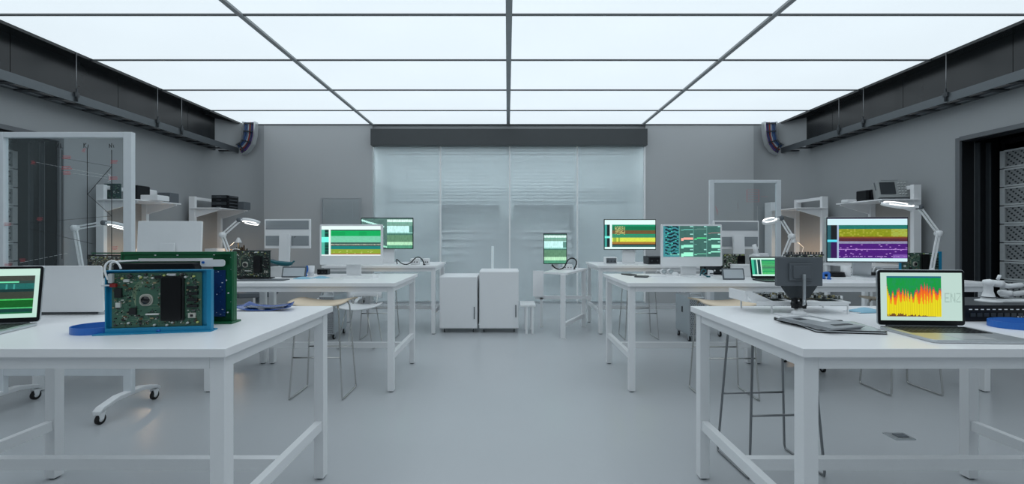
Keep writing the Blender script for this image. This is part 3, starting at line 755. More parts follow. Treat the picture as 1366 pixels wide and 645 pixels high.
# ------------------------------------------------------------------ monitors
def monitor(label, x, y, fn, W, H, zc, style, rz=0, z=TH, tilt=0, res=(90, 56), stand_w=.2, grp=None, back=False, depth=.19):
    """x,y foot centre; zc height of panel centre above z"""
    t = thing('desktop_computer' if style == 'chin' else 'monitor', label, 'computer' if style == 'chin' else 'monitor', (x, y, z), rz, grp)
    T = Matrix.Translation((0, 0, zc)) @ Matrix.Rotation(R(-tilt), 4, 'X')
    ch = .19 * H if style == 'chin' else 0
    if style == 'chin':
        MB().rrect(W, H, .012, -.012, .012, 'y', M=T).build('housing', SILV if back else PLW, t, bevel=.002)
        MB().prism([(-.2 * W, -.3 * H), (.2 * W, -.3 * H), (.2 * W, .3 * H), (-.2 * W, .3 * H)], .012, .03, 'y', M=T).build('rear_bulge', PLW, t, bevel=.008)
        MB().rrect(W - .02, H - ch - .012, .004, -.0135, -.0115, 'y', (0, ch / 2 + .001), M=T).build('bezel', PLW, t)
    elif style == 'back':
        MB().rrect(W, H, .006, -.009, .009, 'y', M=T).build('housing', PLW, t, bevel=.002)
        g = MB(); g.box((0, .0105, H * .3), (W - .03, .004, H * .30), M=T); g.box((-W * .285, .0105, -H * .24), (W * .37, .004, H * .34), M=T); g.box((W * .285, .0105, -H * .24), (W * .37, .004, H * .34), M=T)
        g.build('ventilation_panel', perf('perforated_monitor_back', (.36, .39, .41), (.24, .26, .28), 90), t)
        MB().rrect(W - .02, H - .02, .004, -.011, -.008, 'y', M=T).build('bezel', BLK, t)
    else:
        MB().rrect(W, H, .006, -.008, .012, 'y', M=T).build('housing', {'black': PLD, 'white': PLW, 'silver': SILV}[style], t, bevel=.002)
        MB().prism([(-.2 * W, -.3 * H), (.2 * W, -.3 * H), (.2 * W, .3 * H), (-.2 * W, .3 * H)], .010, .035, 'y', M=T).build('rear_bulge', PLD if style == 'black' else PLW, t, bevel=.008)
        MB().rrect(W - .006, H - .006, .004, -.0095, -.007, 'y', M=T).build('bezel', BLK, t)
    if fn:
        sm = screen_mesh(W - (.036 if style == 'chin' else .02), H - ch - (.03 if style == 'chin' else .022), fn, *res, M=T @ Matrix.Translation((0, -.0142 if style == 'chin' else -.0102, ch / 2)))
        sm.build('screen', SCR, t)
    sm_ = PLW if style != 'silver' else SILV
    s = MB(); yb = .05
    s.prism([(.055, .01), (.068, .01), (.055, zc), (.030, zc), (.030, zc - .02)], -stand_w / 2, stand_w / 2, 'x'); s.build('stand_neck', sm_, t, bevel=.002)
    MB().rrect(stand_w, depth, .012, 0, .008, 'z', (0, -.01)).build('stand_foot', sm_, t, bevel=.002)
    return t
def pix_monitor(label, xl, xr, yt, ybm, Y, fn, style, xstand=None, **k):
    a, b = at(xl, yt, Y), at(xr, ybm, Y); z = k.get('z', TH)
    return monitor(label, (a.x + b.x) / 2, Y + .02, fn, b.x - a.x, a.z - b.z, (a.z + b.z) / 2 - z, style, **k)
pix_monitor('white desktop computer with wide chin, its screen in green, olive and brown bands', 426, 510, 299, 353, 3.98, scr_green, 'chin', stand_w=.14, rz=0)
pix_monitor('white desktop computer with wide chin, its dark green screen tiled with small charts', 882, 964.5, 299, 355, 3.98, scr_tiles, 'chin', stand_w=.15, rz=2)
pix_monitor('thin monitor with purple lower half and olive band on the right outer bench', 1106, 1210, 289, 350, 3.95, scr_purple, 'silver', stand_w=.17, rz=-4)
pix_monitor('black framed monitor with mint bars, behind the green banded desktop computer', 481, 551, 290, 332, 5.85, scr_mint, 'black', stand_w=.17)
pix_monitor('thin black framed monitor with yellow and green bands on the right back bench', 806, 875.5, 292, 333, 5.8, scr_band2, 'black', stand_w=.18)
pix_monitor('small black framed monitor with pale bands on the narrow angled desk', 725, 756.5, 311, 352, 5.9, scr_mint2, 'black', stand_w=.10, z=TH - .075, res=(40, 50), depth=.12)
t = pix_monitor('silver monitor seen from behind, its back with grey mesh panels, left middle row', 350, 415, 292, 331, 4.17, None, 'back', stand_w=.11, depth=.14)
t.location.x += .0; t.rotation_euler.z = R(180 - 6)
t = pix_monitor('silver monitor seen from behind through the standing glass board, right middle row', 951, 1015, 294, 332, 4.2, None, 'back', stand_w=.11, depth=.12)
t.rotation_euler.z = R(180 + 5)
# plain pale monitor back at the left
t = thing('monitor', 'plain pale monitor seen from behind, above the green framed rack', 'monitor', (at(227, 0, 3.72).x, 3.72, TH), 180 + 5)
T = Matrix.Translation((0, 0, .345)) @ Matrix.Rotation(R(3), 4, 'X')
MB().rrect(.53, .34, .008, -.012, .010, 'y', M=T).build('housing', PLW, t, bevel=.003)
MB().rrect(.515, .325, .006, -.014, -.011, 'y', M=T).build('bezel', BLK, t)
MB().box((0, .035, .16), (.12, .012, .32)).build('stand_neck', PLW, t, bevel=.002); MB().rrect(.2, .15, .012, 0, .008).build('stand_foot', PLW, t)

# ------------------------------------------------------------------ laptops
def laptop(label, x, y, rz, W, D, open_, fn, res=(100, 62), body=SILV, lidm=None, bez=BLK):
    """x,y hinge centre; base extends to -Y of local"""
    t = thing('laptop', label, 'laptop', (x, y, TH), rz)
    MB().rrect(W, D, .014, .001, .012, 'z', (0, -D / 2)).build('base', body, t, bevel=.002)
    k = MB(); k.rrect(W * .86, D * .46, .004, .0118, .0124, 'z', (0, -D * .29)); k.build('keyboard_well', PLD, t)
    kk = MB()
    for r in range(6):
        n = 14
        for c in range(n):
            if r == 5 and 3 < c < 9:
                if c == 4: kk.box((0, -D * .29 - D * .46 * .41, .0128), (W * .26, D * .062, .0012))
                continue
            kk.box(((c - (n - 1) / 2) * W * .86 / n, -D * .29 + D * .46 * (.5 - (r + .5) / 6), .0128), (W * .86 / n * .82, D * .46 / 6 * .8, .0012))
    part(kk.build('keys', BLK, t), stuff=False)
    MB().rrect(W * .36, D * .34, .005, .0119, .0125, 'z', (0, -D * .77)).build('trackpad', mat('trackpad_grey', (.5, .52, .54), .3), t)
    T = Matrix.Translation((0, .004, .014)) @ Matrix.Rotation(R(-(open_ - 90)), 4, 'X')
    LH = D * .95
    l = MB().rrect(W, LH, .012, -.001, .005, 'y', (0, LH / 2), M=T).build('lid', lidm or body, t, bevel=.0015)
    MB().rrect(W - .004, LH - .004, .011, -.0022, -.0008, 'y', (0, LH / 2), M=T).build('bezel', bez, l)
    if fn: screen_mesh(W - .024, LH - .032, fn, *res, M=T @ Matrix.Translation((0, -.0027, LH / 2 + .004))).build('screen', SCR, l)
    MB().cyl((-W * .4, .002, .010), (W * .4, .002, .010), .006, 10).build('hinge', PLD, t)
    return t
laptop('open silver laptop with a yellow, red and green spectrum graph, right foreground', 1.683, 1.705, -3, .34, .238, 91, scr_graph, res=(170, 110))
laptop('open laptop with dark green band screen, cut by the left edge of the photo', -2.165, 1.735, 14, .37, .25, 96, scr_lap, res=(110, 70))
laptop('pale grey laptop seen from the back of its lid, behind the dark green banded laptop', -2.127, 2.02, 180 + 2, .375, .235, 93, None, lidm=PLW)
laptop('small dark laptop with a green lined screen, right of the framed tablet', at(1028, 0, 3.66).x, 3.66, 0, .33, .20, 100, scr_small, res=(70, 44), body=PLD)

# ------------------------------------------------------------------ circuit boards
PG1, PG2 = S(46, 84, 66), S(30, 70, 52)
def pcb(t, W, H, seed, base=S(66, 104, 86), cooler=(.18, .02, .22, .78), sock=(-.12, 0), rich=1.0, M=None, gold=False):
    """vertical board in local xz, faces -y, origin bottom centre"""
    rnd = random.Random(seed); M = M or Matrix.Identity(4)
    b = MB().box((0, 0, H / 2), (W, .004, H), base, M).build('circuit_board', COL, t)
    tr = MB()
    for k in range(int(46 * rich)):                             # copper tracks
        x, z = rnd.uniform(-.46, .3) * W, rnd.uniform(.06, .92) * H; l = rnd.uniform(.03, .16) * W
        if rnd.random() < .5: tr.box((min(x + l / 2, W * .45), -.0024, z), (l, .0008, .0012), mixc(base, S(150, 190, 150), .45), M)
        else: tr.box((x, -.0024, min(z + l / 2, H * .85)), (.0012, .0008, l), mixc(base, S(150, 190, 150), .45), M)
    for k in range(5):                                          # curved bus of tracks by the socket
        pts = [(-.24 * W, .40 * H + 0 * k, 0), (-.24 * W - .004 * k, .70 * H, 0), (-.15 * W, .80 * H + .006 * k, 0), (.02 * W, .80 * H + .006 * k, 0)]
        tr.tube([(x, -.0025, z) for x, z, _ in pts], .0008, 4, S(150, 170, 140), M, smooth_path=2)
    part(tr.build('copper_tracks', COL, b), stuff=True)
    pal = [S(20, 22, 24), S(30, 30, 32), S(165, 172, 165), S(110, 135, 115), S(85, 115, 100), S(150, 140, 110), S(90, 95, 95), S(215, 215, 205), S(110, 80, 50), S(60, 62, 60)]
    if gold: pal += [S(200, 170, 120), S(190, 150, 110), S(230, 215, 190)]
    c = MB()
    def clear(x, z):
        x0, z0, cw, chh = cooler
        if cw and abs(x / W - x0) < cw / 2 + .03 and abs(z / H - .5 - z0) < chh / 2 + .03: return False
        return math.hypot(x - sock[0] * W, z - (.5 + sock[1]) * H) > .11 * H + .018
    for k in range(int(680 * rich)):
        x, z = rnd.uniform(-.48, .48) * W, rnd.uniform(.03, .97) * H
        if not clear(x, z): continue
        s = rnd.choice([.0015, .002, .002, .003, .003, .004, .006]) * (1 + .3 * (W < .3)); d = rnd.uniform(.001, .006)
        c.box((x, -.002 - d / 2, z), (s * rnd.uniform(.7, 2), d, s), rnd.choice(pal), M)
    for k in range(int(26 * rich)):                             # electrolytic capacitors and chips on the edges
        x, z = rnd.uniform(-.47, .47) * W, rnd.choice([rnd.uniform(.03, .1), rnd.uniform(.9, .97)]) * H
        c.cyl(M @ Vector((x, -.002, z)), M @ Vector((x, -.012, z)), .0042, 8, rnd.choice([S(200, 205, 200), S(190, 200, 120), S(60, 60, 60)]))
    part(c.build('small_components', COL, t), stuff=True)
    sx, sz = sock[0] * W, (.5 + sock[1]) * H; r = .095 * H
    m = MB(); P = lambda y: M @ Vector((sx, y, sz))
    m.rrect(2.3 * r, 2.3 * r, r * .9, -.006, -.002, 'y', (sx, sz), S(190, 190, 180), M); m.cyl(P(-.006), P(-.009), r, 24, S(150, 150, 140)); m.cyl(P(-.009), P(-.011), r * .75, 24, S(16, 18, 20))
    m.build('processor_socket', COLM, t)
    if cooler[2]:
        x0, z0, cw, chh = cooler; x0 *= W; z0 = (.5 + z0) * H
        f = MB().rrect(cw * W + .012, chh * H + .01, .006, -.012, -.002, 'y', (x0, z0), S(30, 34, 34), M).build('cooler_frame', COL, t)
        MB().rrect(cw * W, chh * H, .006, -.018, -.012, 'y', (x0, z0 + .0), S(8, 9, 11), M).build('glossy_cover', COLM, f)
    for (px, pz, sw, sh) in ((-.42, .14, .075, .17), (-.26, -.20, .075, .12), (-.42, -.08, .05, .09), (-.33, .36, .06, .05), (.02, .42, .08, .05)):
        MB().box((px * W, -.006, (.5 + pz) * H), (sw * W, .008, sh * H), S(26, 28, 30) if sw > .06 else S(200, 205, 200), M).build('chip', COL, t)
    for k in range(4): MB().box((.405 * W, -.007, (.72 - k * .115) * H), (.12 * W, .010, .05 * H), S(18, 22, 24), M).build('memory_slot', COL, t)
    q = MB(); q.box((-.04 * W, -.008, .24 * H), (.15 * W, .008, .025 * H), S(225, 225, 220), M); q.box((.40 * W, -.007, .2 * H), (.08 * W, .008, .09 * H), S(190, 190, 180), M); q.box((.4 * W, -.012, .2 * H), (.03 * W, .003, .04 * H), S(40, 40, 42), M)
    q.box((.17 * W, -.006, .96 * H), (.09 * W, .006, .04 * H), S(215, 218, 220), M)
    q.build('connectors', COL, t)
# blue framed board, foreground left
t = thing('circuit_board_module', 'large green circuit board in a bright blue frame, left foreground', 'circuit board', (-1.362, 1.645, TH), 9)
W, H = .365, .240
m = MB(); m.box((0, .012, H / 2 + .004), (W, .004, H)); m.box((-W / 2 - .001, .004, H / 2 + .004), (.004, .022, H)); m.box((W / 2 - .004, .002, H / 2 + .004), (.016, .022, H)); m.box((0, .004, H + .003), (W, .022, .004))
m.build('blue_frame', BLUE, t, bevel=.001)
m = MB(); m.prism([(-W / 2 - .03, -.03), (W / 2 + .01, -.02), (W / 2 + .01, .03), (-W / 2, .03)], 0, .005, 'z'); m.box((0, -.004, .012), (W, .006, .02)); m.build('blue_base_flange', BLUE, t, bevel=.001)
MB().cyl((.0, -.007, .008), (.0, -.012, .008), .006, 12).build('flange_knob', TAPE, t)
pcb(t, W - .05, H - .028, 4, M=Matrix.Translation((-.010, .004, .022)))
MB().tube([(-W / 2 + .01, -.01, .21), (-W / 2 - .004, -.01, .25), (-W / 2 + .002, -.005, .275), (-W / 2 + .02, .0, .285), (-W / 2 + .038, .003, .27), (-W / 2 + .045, .004, .25)], .0035, 8, smooth_path=2).build('white_cable', PLW, t)
m = MB(); m.tube([(-W / 2 - .012, -.008, .187), (-W / 2 + .004, -.010, .188), (-W / 2 + .02, -.006, .188)], .003, 8, S(210, 215, 220)); m.box((-W / 2 + .026, -.006, .188), (.02, .01, .014), S(140, 40, 40)); m.box((-W / 2 + .018, -.006, .215), (.014, .012, .035), S(190, 195, 195)); m.build('cable_plugs', COL, t)
# green rack behind
t = thing('green_chassis', 'green framed chassis with blue board and black unit behind the blue framed board', 'circuit board', (-1.42, 1.80, TH), 4)
W, H = .455, .31
m = MB(); m.box((0, .02, H - .006), (W, .03, .012)); m.box((W / 2 - .04, .012, H / 2), (.085, .006, H)); m.box((0, .012, H - .03), (W - .02, .006, .055)); m.box((W / 2 - .002, .02, H / 2), (.006, .035, H)); m.box((-W / 2 + .003, .02, H / 2), (.006, .035, H)); m.box((0, .012, .03), (W, .006, .06))
m.box((0, .02, .004), (W + .02, .07, .008))
m.build('green_frame', GREENM, t, bevel=.001)
m = MB()
for (a, b) in ((.31, .5), (.49, .92), (.49, .75), (.46, .42), (.49, .3), (.455, .15), (.0, .955), (.33, .96), (-.2, .955), (.44, .6)): m.cyl((a * W, .010, b * H), (a * W, .006, b * H), .0035, 10)
m.build('screws', PLW, t)
b = MB().box((.135, .004, .13), (.13, .004, .20), S(14, 50, 100)).build('blue_board', COL, t)
rnd = random.Random(8); m = MB()
for k in range(60): m.box((.135 + rnd.uniform(-.065, .065), .001, .13 + rnd.uniform(-.095, .095)), (rnd.uniform(.001, .005), .003, rnd.uniform(.001, .004)), rnd.choice([S(200, 210, 220), S(20, 30, 60), S(40, 90, 150)]))
part(m.build('small_components', COL, b), stuff=True)
MB().rrect(.32, .25, .01, -.05, 0, 'y', (-.055, .140)).build('black_unit', BLK, t, bevel=.004)
m = MB(); hp = [(-.27, .23), (-.27, .285), (-.262, .293), (.0, .293)]
m.tube([(-.222, -.056, .14), (-.222, -.056, .262), (-.212, -.05, .272), (-.13, -.03, .274)], .004, 8, smooth_path=1); m.rrect(.10, .030, .012, -.012, -.006, 'y', (.155, .262)); m.box((.0, -.002, .276), (.30, .006, .012)); m.build('white_bracket', PLW, t)
MB().rrect(.01, .01, .003, -.016, -.011, 'y', (.118, .265)).build('blue_label', TAPE, t)
# left outer bench board
t = thing('circuit_board_module', 'black edged circuit board with copper coloured components, seen through the left glass board', 'circuit board', (at(140, 0, 3.85).x, 3.85, TH), -4)
pcb(t, .33, .19, 11, base=S(70, 62, 52), cooler=(0, 0, 0, 0), sock=(.3, 0), rich=1.8, gold=True, M=Matrix.Translation((0, 0, .01)))
m = MB(); m.box((0, .01, .206), (.35, .02, .010)); m.box((-.17, .01, .1), (.008, .02, .2)); m.box((0, .01, .004), (.35, .07, .008)); m.build('black_frame', BLK, t)
m = MB(); m.box((.02, .03, .225), (.37, .012, .012)); m.box((.195, .03, .11), (.012, .012, .22)); m.box((.02, .03, .004), (.37, .03, .008)); m.box((-.15, .03, .11), (.008, .012, .22)); m.build('green_frame', GREENM, t)
# dark board middle row left
t = thing('circuit_board_module', 'dark green circuit board with black block standing in front of the mesh-backed monitor', 'circuit board', (at(341, 0, 3.88).x, 3.80, TH), -3)
pcb(t, .375, .235, 21, base=S(44, 60, 56), cooler=(.2, 0, .18, .6), sock=(-.12, -.02), rich=1.5, M=Matrix.Translation((0, 0, .012)))
m = MB(); m.box((.0, .006, .008), (.42, .05, .008)); m.box((0, .006, .25), (.38, .012, .006)); m.build('black_base', PLD, t); MB().rrect(.25, .06, .006, 0, .014, 'z', (.06, -.05)).build('front_strip', BLK, t)
MB().tube([(-.16, -.01, .2), (-.17, -.012, .25), (-.14, -.01, .27), (-.10, 0, .26)], .003, 8, smooth_path=2).build('white_cable', PLW, t)
# right outer bench board
t = thing('circuit_board_module', 'green circuit board with blue edge behind the purple screened monitor', 'circuit board', (at(1227, 0, 4.0).x, 4.0, TH), 6)
pcb(t, .40, .215, 31, base=S(62, 92, 80), cooler=(.12, 0, .2, .8), sock=(-.14, 0), rich=.9, M=Matrix.Translation((0, 0, .01)))
m = MB(); m.box((.215, .004, .12), (.03, .02, .23)); m.box((0, .008, .005), (.46, .05, .01)); m.box((-.205, .004, .07), (.006, .02, .13)); m.build('blue_frame', BLUE, t)
# dark board behind the small display, and the one through the right board
t = thing('circuit_board_module', 'dark circuit board bristling with parts, behind the small grey display', 'circuit board', (at(1073, 0, 3.95).x, 3.95, TH), 3)
pcb(t, .36, .20, 41, base=S(36, 40, 40), cooler=(.1, 0, .3, .6), sock=(-.2, 0), rich=1.6, M=Matrix.Translation((0, 0, .01)))
m = MB(); m.box((0, .01, .205), (.38, .03, .012)); m.box((0, .005, .005), (.38, .06, .01))
for k in range(14): m.box((-.18 + k * .027, .0, .222), (.008, .012, .03 * (.4 + .6 * H_(k, 1))))
m.build('black_frame', PLD, t)
t = thing('circuit_board_module', 'mossy green and black circuit assembly just right of the tiled chart computer', 'circuit board', (at(979, 0, 4.07).x, 4.07, TH), -5)
pcb(t, .20, .20, 51, base=S(60, 78, 62), cooler=(.32, 0, .3, .8), sock=(-.2, 0), rich=1.8, M=Matrix.Translation((0, 0, .01)))
MB().box((0, .01, .008), (.21, .06, .016)).build('black_base', PLD, t)

# ------------------------------------------------------------------ articulated lamps
LEDW = emis('white_lamp_light', (1, 1, .97), 2.2)
def ring_lamp(label, base, elbow, wrist, head, hs=.85):
    """points in world coordinates"""
    b = Vector(base); t = thing('magnifier_lamp', label, 'lamp', tuple(b), 0)
    e, w_, h = Vector(elbow) - b, Vector(wrist) - b, Vector(head) - b
    m = MB(); m.lathe([(.03, 0), (.03, .05), (.018, .055), (.018, .09)]); m.box((0, 0, -.005 + .02), (.06, .07, .03)); m.build('clamp_base', PLW, t)
    z0 = Vector((0, 0, .085))
    for nm, a, c in (('lower_arm', z0, e), ('upper_arm', e, w_)):
        d = (c - a).normalized(); n = Vector((-d.z, 0, d.x)).normalized() * .013
        m = MB(); m.bar(a + n, c + n, .011); m.bar(a - n, c - n, .011); m.build(nm, PLW, t)
    m = MB(); m.cyl(e + Vector((0, -.02, 0)), e + Vector((0, .02, 0)), .026, 16); m.build('elbow_joint', PLW, t)
    m = MB(); m.cyl(w_ + Vector((0, -.022, 0)), w_ + Vector((0, .022, 0)), .022, 16); m.bar(w_, w_ + (h - w_) * .35, .035, .02); m.build('wrist_joint', PLG, t)
    d = (h - w_); L = d.length; ang = math.atan2(d.z, d.x)
    T = Matrix.Translation(w_ + d * 1.0) @ Matrix.Rotation(-ang if True else 0, 4, 'Y') @ Matrix.Rotation(R(-18), 4, 'X')
    a_, b_ = .12 * hs, .085 * hs; n = 28; prof = [(1.0, .012), (1.0, -.008), (.94, -.014), (.72, -.014), (.66, -.004), (.66, .012)]
    vs = [(a_ * k * math.cos(2 * math.pi * q / n), b_ * k * math.sin(2 * math.pi * q / n), z) for q in range(n) for k, z in prof]
    c = len(prof); fs = [(q * c + i, ((q + 1) % n) * c + i, ((q + 1) % n) * c + (i + 1) % c, q * c + (i + 1) % c) for q in range(n) for i in range(c)]
    hd = MB().add(vs, fs, M=T, smooth=True).build('lamp_head', PLW, t)
    m = MB(); m.add([(a_ * .66 * math.cos(2 * math.pi * q / n), b_ * .66 * math.sin(2 * math.pi * q / n), z) for z in (0, .006) for q in range(n)], [tuple(range(n)), tuple(range(n, 2 * n))[::-1]], M=T); m.build('lens', CLEAR, hd)
    for s in (-1, 1):
        pts = [T @ Vector((a_ * .83 * math.cos(R(q)), s * b_ * .83 * math.sin(R(q)), -.016)) for q in range(20, 161, 14)]
        MB().tube(pts, .006, 6).build('light_strip', LEDW, hd)
    MB().bar(w_, w_ + d * .42, .04, .022).build('head_bracket', PLW, hd, bevel=.003)
ring_lamp('white articulated ring lamp on the left outer bench, seen through the glass board', (-3.77, 3.72, TH), at(100, 304, 3.72), at(140, 297, 3.72), at(157, 299, 3.72) + Vector((.02, 0, -.01)))
ring_lamp('white articulated ring lamp bent over the dark circuit board, left middle row', (at(312, 0, 4.1).x, 4.1, TH), at(297, 313, 4.1), at(320, 293, 4.1), at(335, 295, 4.1), .7)
ring_lamp('white articulated ring lamp with bright twin strips, right end of the right outer bench', (at(1243, 0, 3.85).x, 3.85, TH), at(1252, 311, 3.85), at(1226, 276, 3.85), at(1198, 274, 3.85), 1.15)
ring_lamp('white articulated ring lamp arching behind the right glass board post', (at(1040, 0, 4.1).x, 4.1, TH), at(1056, 315, 4.1), at(1041, 291, 4.1), at(1027, 295, 4.1), .6)
def cone_lamp(label, x, y, z, s, warm=True):
    t = thing('desk_lamp', label, 'lamp', (x, y, z), 0)
    MB().lathe([(.05, 0), (.05, .012), (.01, .018)]).build('base', PLW, t)
    MB().tube([(0, 0, .01), (-s * .05, 0, .2), (s * .10, 0, .33)], .006, 8).build('arm', PLW, t)
    hd = MB().lathe([(.014, .05), (.022, .04), (.05, -.03), (.052, -.04), (.046, -.034), (.016, .03)], (s * .12, 0, .315)).build('lamp_shade', PLW, t)
    MB().lathe([(.004, .02), (.02, .01), (.022, -.01), (.006, -.024)], (s * .12, 0, .305), 12).build('bulb', emis('warm_bulb', (1, .72, .42), 5.0), hd)
    ld = bpy.data.lights.new('warm_light', 'POINT'); ld.energy = 1.3; ld.color = (1, .68, .40); ld.shadow_soft_size = .03
    lo = bpy.data.objects.new('warm_light', ld); C.objects.link(lo); lo.parent = t; lo.location = (s * .12, 0, .26)
cone_lamp('small white cone lamp above the plain pale monitor back', at(196, 0, 5.8).x - .1, 5.8, TH, 1)
cone_lamp('small white cone lamp behind the bent ring lamp, left side shelf', at(318, 0, 7.35).x - .12, 7.35, TH, 1)
cone_lamp('small white cone lamp glowing on the wall right of the standing glass board', at(1068, 0, 7.3).x, 7.3, TH, -1)

# ------------------------------------------------------------------ foreground right
t = thing('network_switch', 'black rack switch with a row of white port marks, right edge foreground', 'network device', (2.225, 1.86, TH), 0)
MB().box((0, .125, .0375), (.44, .25, .069)).build('housing', PLD, t, bevel=.003)
MB().box((0, -.002, .0375), (.44, .006, .069)).build('front_panel', BLK, t)
m = MB()
for k in range(14): m.box((-.18 + k * .026, -.006, .054), (.012, .003, .004))
for k in range(5): m.box((.03 + k * .014, -.006, .022), (.005, .003, .005))
m.build('port_marks', PLW, t)
m = MB()
for k in range(8): m.box((-.17 + k * .03, -.006, .03), (.022, .003, .016))
m.build('ports', PLD, t)
for (x, y) in ((-.19, .03), (.19, .03), (-.19, .22), (.19, .22)): MB().cyl((x, y, 0), (x, y, .004), .012, 10).build('foot', RUB, t)
t = thing('desktop_stand', 'small white jointed clamp stand on top of the black switch', 'clamp stand', (2.245, 1.96, TH + .072), 0)
MB().lathe([(.045, 0), (.045, .006), (.026, .012), (.016, .05), (.016, .075), (.022, .085), (.018, .10), (.004, .104)]).build('base', PLW, t)
m = MB(); m.tube([(0, 0, .095), (.03, -.01, .085), (.07, -.02, .075), (.13, -.02, .08)], .011, 8); m.cyl((.03, -.03, .085), (.03, .01, .085), .016, 12); m.build('upper_arm', PLW, t)
m = MB(); m.tube([(.02, -.02, .105), (.03, -.02, .125)], .006, 8); m.tube([(.05, 0, .045), (.09, -.01, .035), (.16, -.01, .045)], .011, 8); m.cyl((.07, -.03, .04), (.07, .01, .04), .015, 12); m.build('lower_arm', PLW, t)
MB().box((.10, 0, .004), (.22, .06, .008)).build('base_plate', PLW, t, bevel=.002)
MB().lathe([(.018, 0), (.018, .006), (.03, .012)], (.0, 0, .012)).build('collar', PLG, t)
def ring(label, x, y, r, h, gap0, gap1, z=TH, lean=0, th=.003, name='cable_tie_roll', sx=1):
    t = thing(name, label, 'tape loop', (x, y, z), 0)
    n = 40; vs = []
    for k in range(n + 1):
        a = R(gap0 + (gap1 - gap0) * k / n)
        for (rr_, zz) in ((r, 0), (r + lean, h), (r + lean - th, h), (r - th, 0)): vs.append((sx * rr_ * math.cos(a), rr_ * math.sin(a), zz))
    fs = [(k * 4 + q, k * 4 + (q + 1) % 4, k * 4 + 4 + (q + 1) % 4, k * 4 + 4 + q) for k in range(n) for q in range(4)] + [(0, 1, 2, 3), (n * 4 + 3, n * 4 + 2, n * 4 + 1, n * 4)]
    MB().add(vs, fs, smooth=False).build('band', TAPE, t)
    return t
ring('flat royal blue ring of tape in front of the black switch', 2.145, 1.742, .08, .026, 0, 360, sx=1.6)
ring('royal blue loop strap lying left of the blue framed board', -1.62, 1.66, .07, .026, 40, 330, sx=1.25)
# notebooks and tablets
def slab(name, label, cat, c, W, D, h, z, rz, mt, edge=None):
    t = thing(name, label, cat, (c[0], c[1], z), rz)
    MB().rrect(W, D, .012, 0, h * .45).build('cover', mt, t, bevel=.001)
    MB().rrect(W - .006, D - .006, .01, h * .45, h * .8).build('pages', edge or PLW, t)
    MB().rrect(W, D, .012, h * .8, h).build('front_cover', mt, t, bevel=.001)
    return t
t = thing('tablet', 'black edged tablet lying under the grey magazine, right foreground', 'tablet', (1.345, 1.72, TH), -8)
MB().rrect(.255, .2, .012, 0, .004).build('lower_shell', BLK, t, bevel=.0015); MB().rrect(.25, .195, .01, .004, .008).build('silver_side', SILV, t); MB().rrect(.255, .2, .012, .008, .012).build('upper_shell', BLK, t, bevel=.0015)
MB().rrect(.245, .19, .008, .0115, .0125).build('glass', mat('pale_tablet_glass', (.55, .58, .60), .12), t)
t = thing('magazine', 'grey printed magazine fanned over the tablet', 'magazine', (1.285, 1.745, TH + .013), 14)
m = MB()
for k in range(3): m.rrect(.17, .23, .004, k * .004, k * .004 + .003, 'z', (k * .004, k * -.004))
m.build('pages', mat('magazine_grey', (.36, .38, .40), .35, noise=.25, scale=14), t)
m = MB(); m.box((-.03, .05, .0118), (.04, .03, .001)); m.box((.03, -.08, .0118), (.09, .02, .001)); m.build('print_blocks', PLD, t)
m = MB(); m.box((.03, .03, .0118), (.05, .1, .001)); m.build('photo_block', PLW, t)
t = thing('clipboard', 'dark rimmed slim folder poking out behind the magazine', 'folder', (1.33, 1.86, TH), -4)
MB().rrect(.26, .07, .012, 0, .012).build('folder_cover', BLK, t, bevel=.002); MB().rrect(.25, .06, .01, .012, .0145).build('pale_sheet', PLW, t)
# small display on a stand with clamp
t = thing('display_stand', 'small dark grey display seen from behind on a white post and flat foot', 'display', (1.377, 1.985, TH), 0)
MB().rrect(.175, .10, .004, 0, .007, 'z', (0, 0)).build('foot_plate', PLW, t, bevel=.001)
m = MB(); m.lathe([(.03, .007), (.03, .02), (.02, .026), (.014, .04)]); m.build('pivot_base', PLW, t)
m = MB(); m.cyl((-.028, 0, .055), (.028, 0, .055), .016, 16); m.cyl((0, -.03, .058), (0, .02, .058), .013, 16); m.box((-.02, .0, .062), (.012, .03, .05)); m.box((.02, 0, .062), (.012, .03, .05)); m.build('black_clamp', BLK, t)
MB().box((0, -.036, .13), (.012, .008, .14)).build('silver_post', SILV, t, bevel=.001)
MB().tube([(0, -.01, .05), (0, -.036, .062), (0, -.036, .08)], .006, 8).build('post_bracket', SILV, t)
T = Matrix.Translation((0, 0, .21))
m = MB(); m.rrect(.215, .135, .004, -.008, .010, 'y', M=T); m.build('display_housing', PLG, t, bevel=.002)
m = MB(); m.prism([(-.055, -.04), (.055, -.04), (.055, .04), (-.055, .04)], -.018, -.008, 'y', M=T); m.prism([(-.04, -.03), (.04, -.03), (.04, .03), (-.04, .03)], -.024, -.018, 'y', M=T); m.build('rear_panel', PLG, t, bevel=.002)
MB().prism([(-.085, -.066), (.085, -.066), (.045, -.125), (-.045, -.125)], -.006, .004, 'y', M=T).build('lower_shroud', PLD, t)
MB().rrect(.205, .125, .003, .010, .0115, 'y', M=T).build('screen_glass', BLK, t)
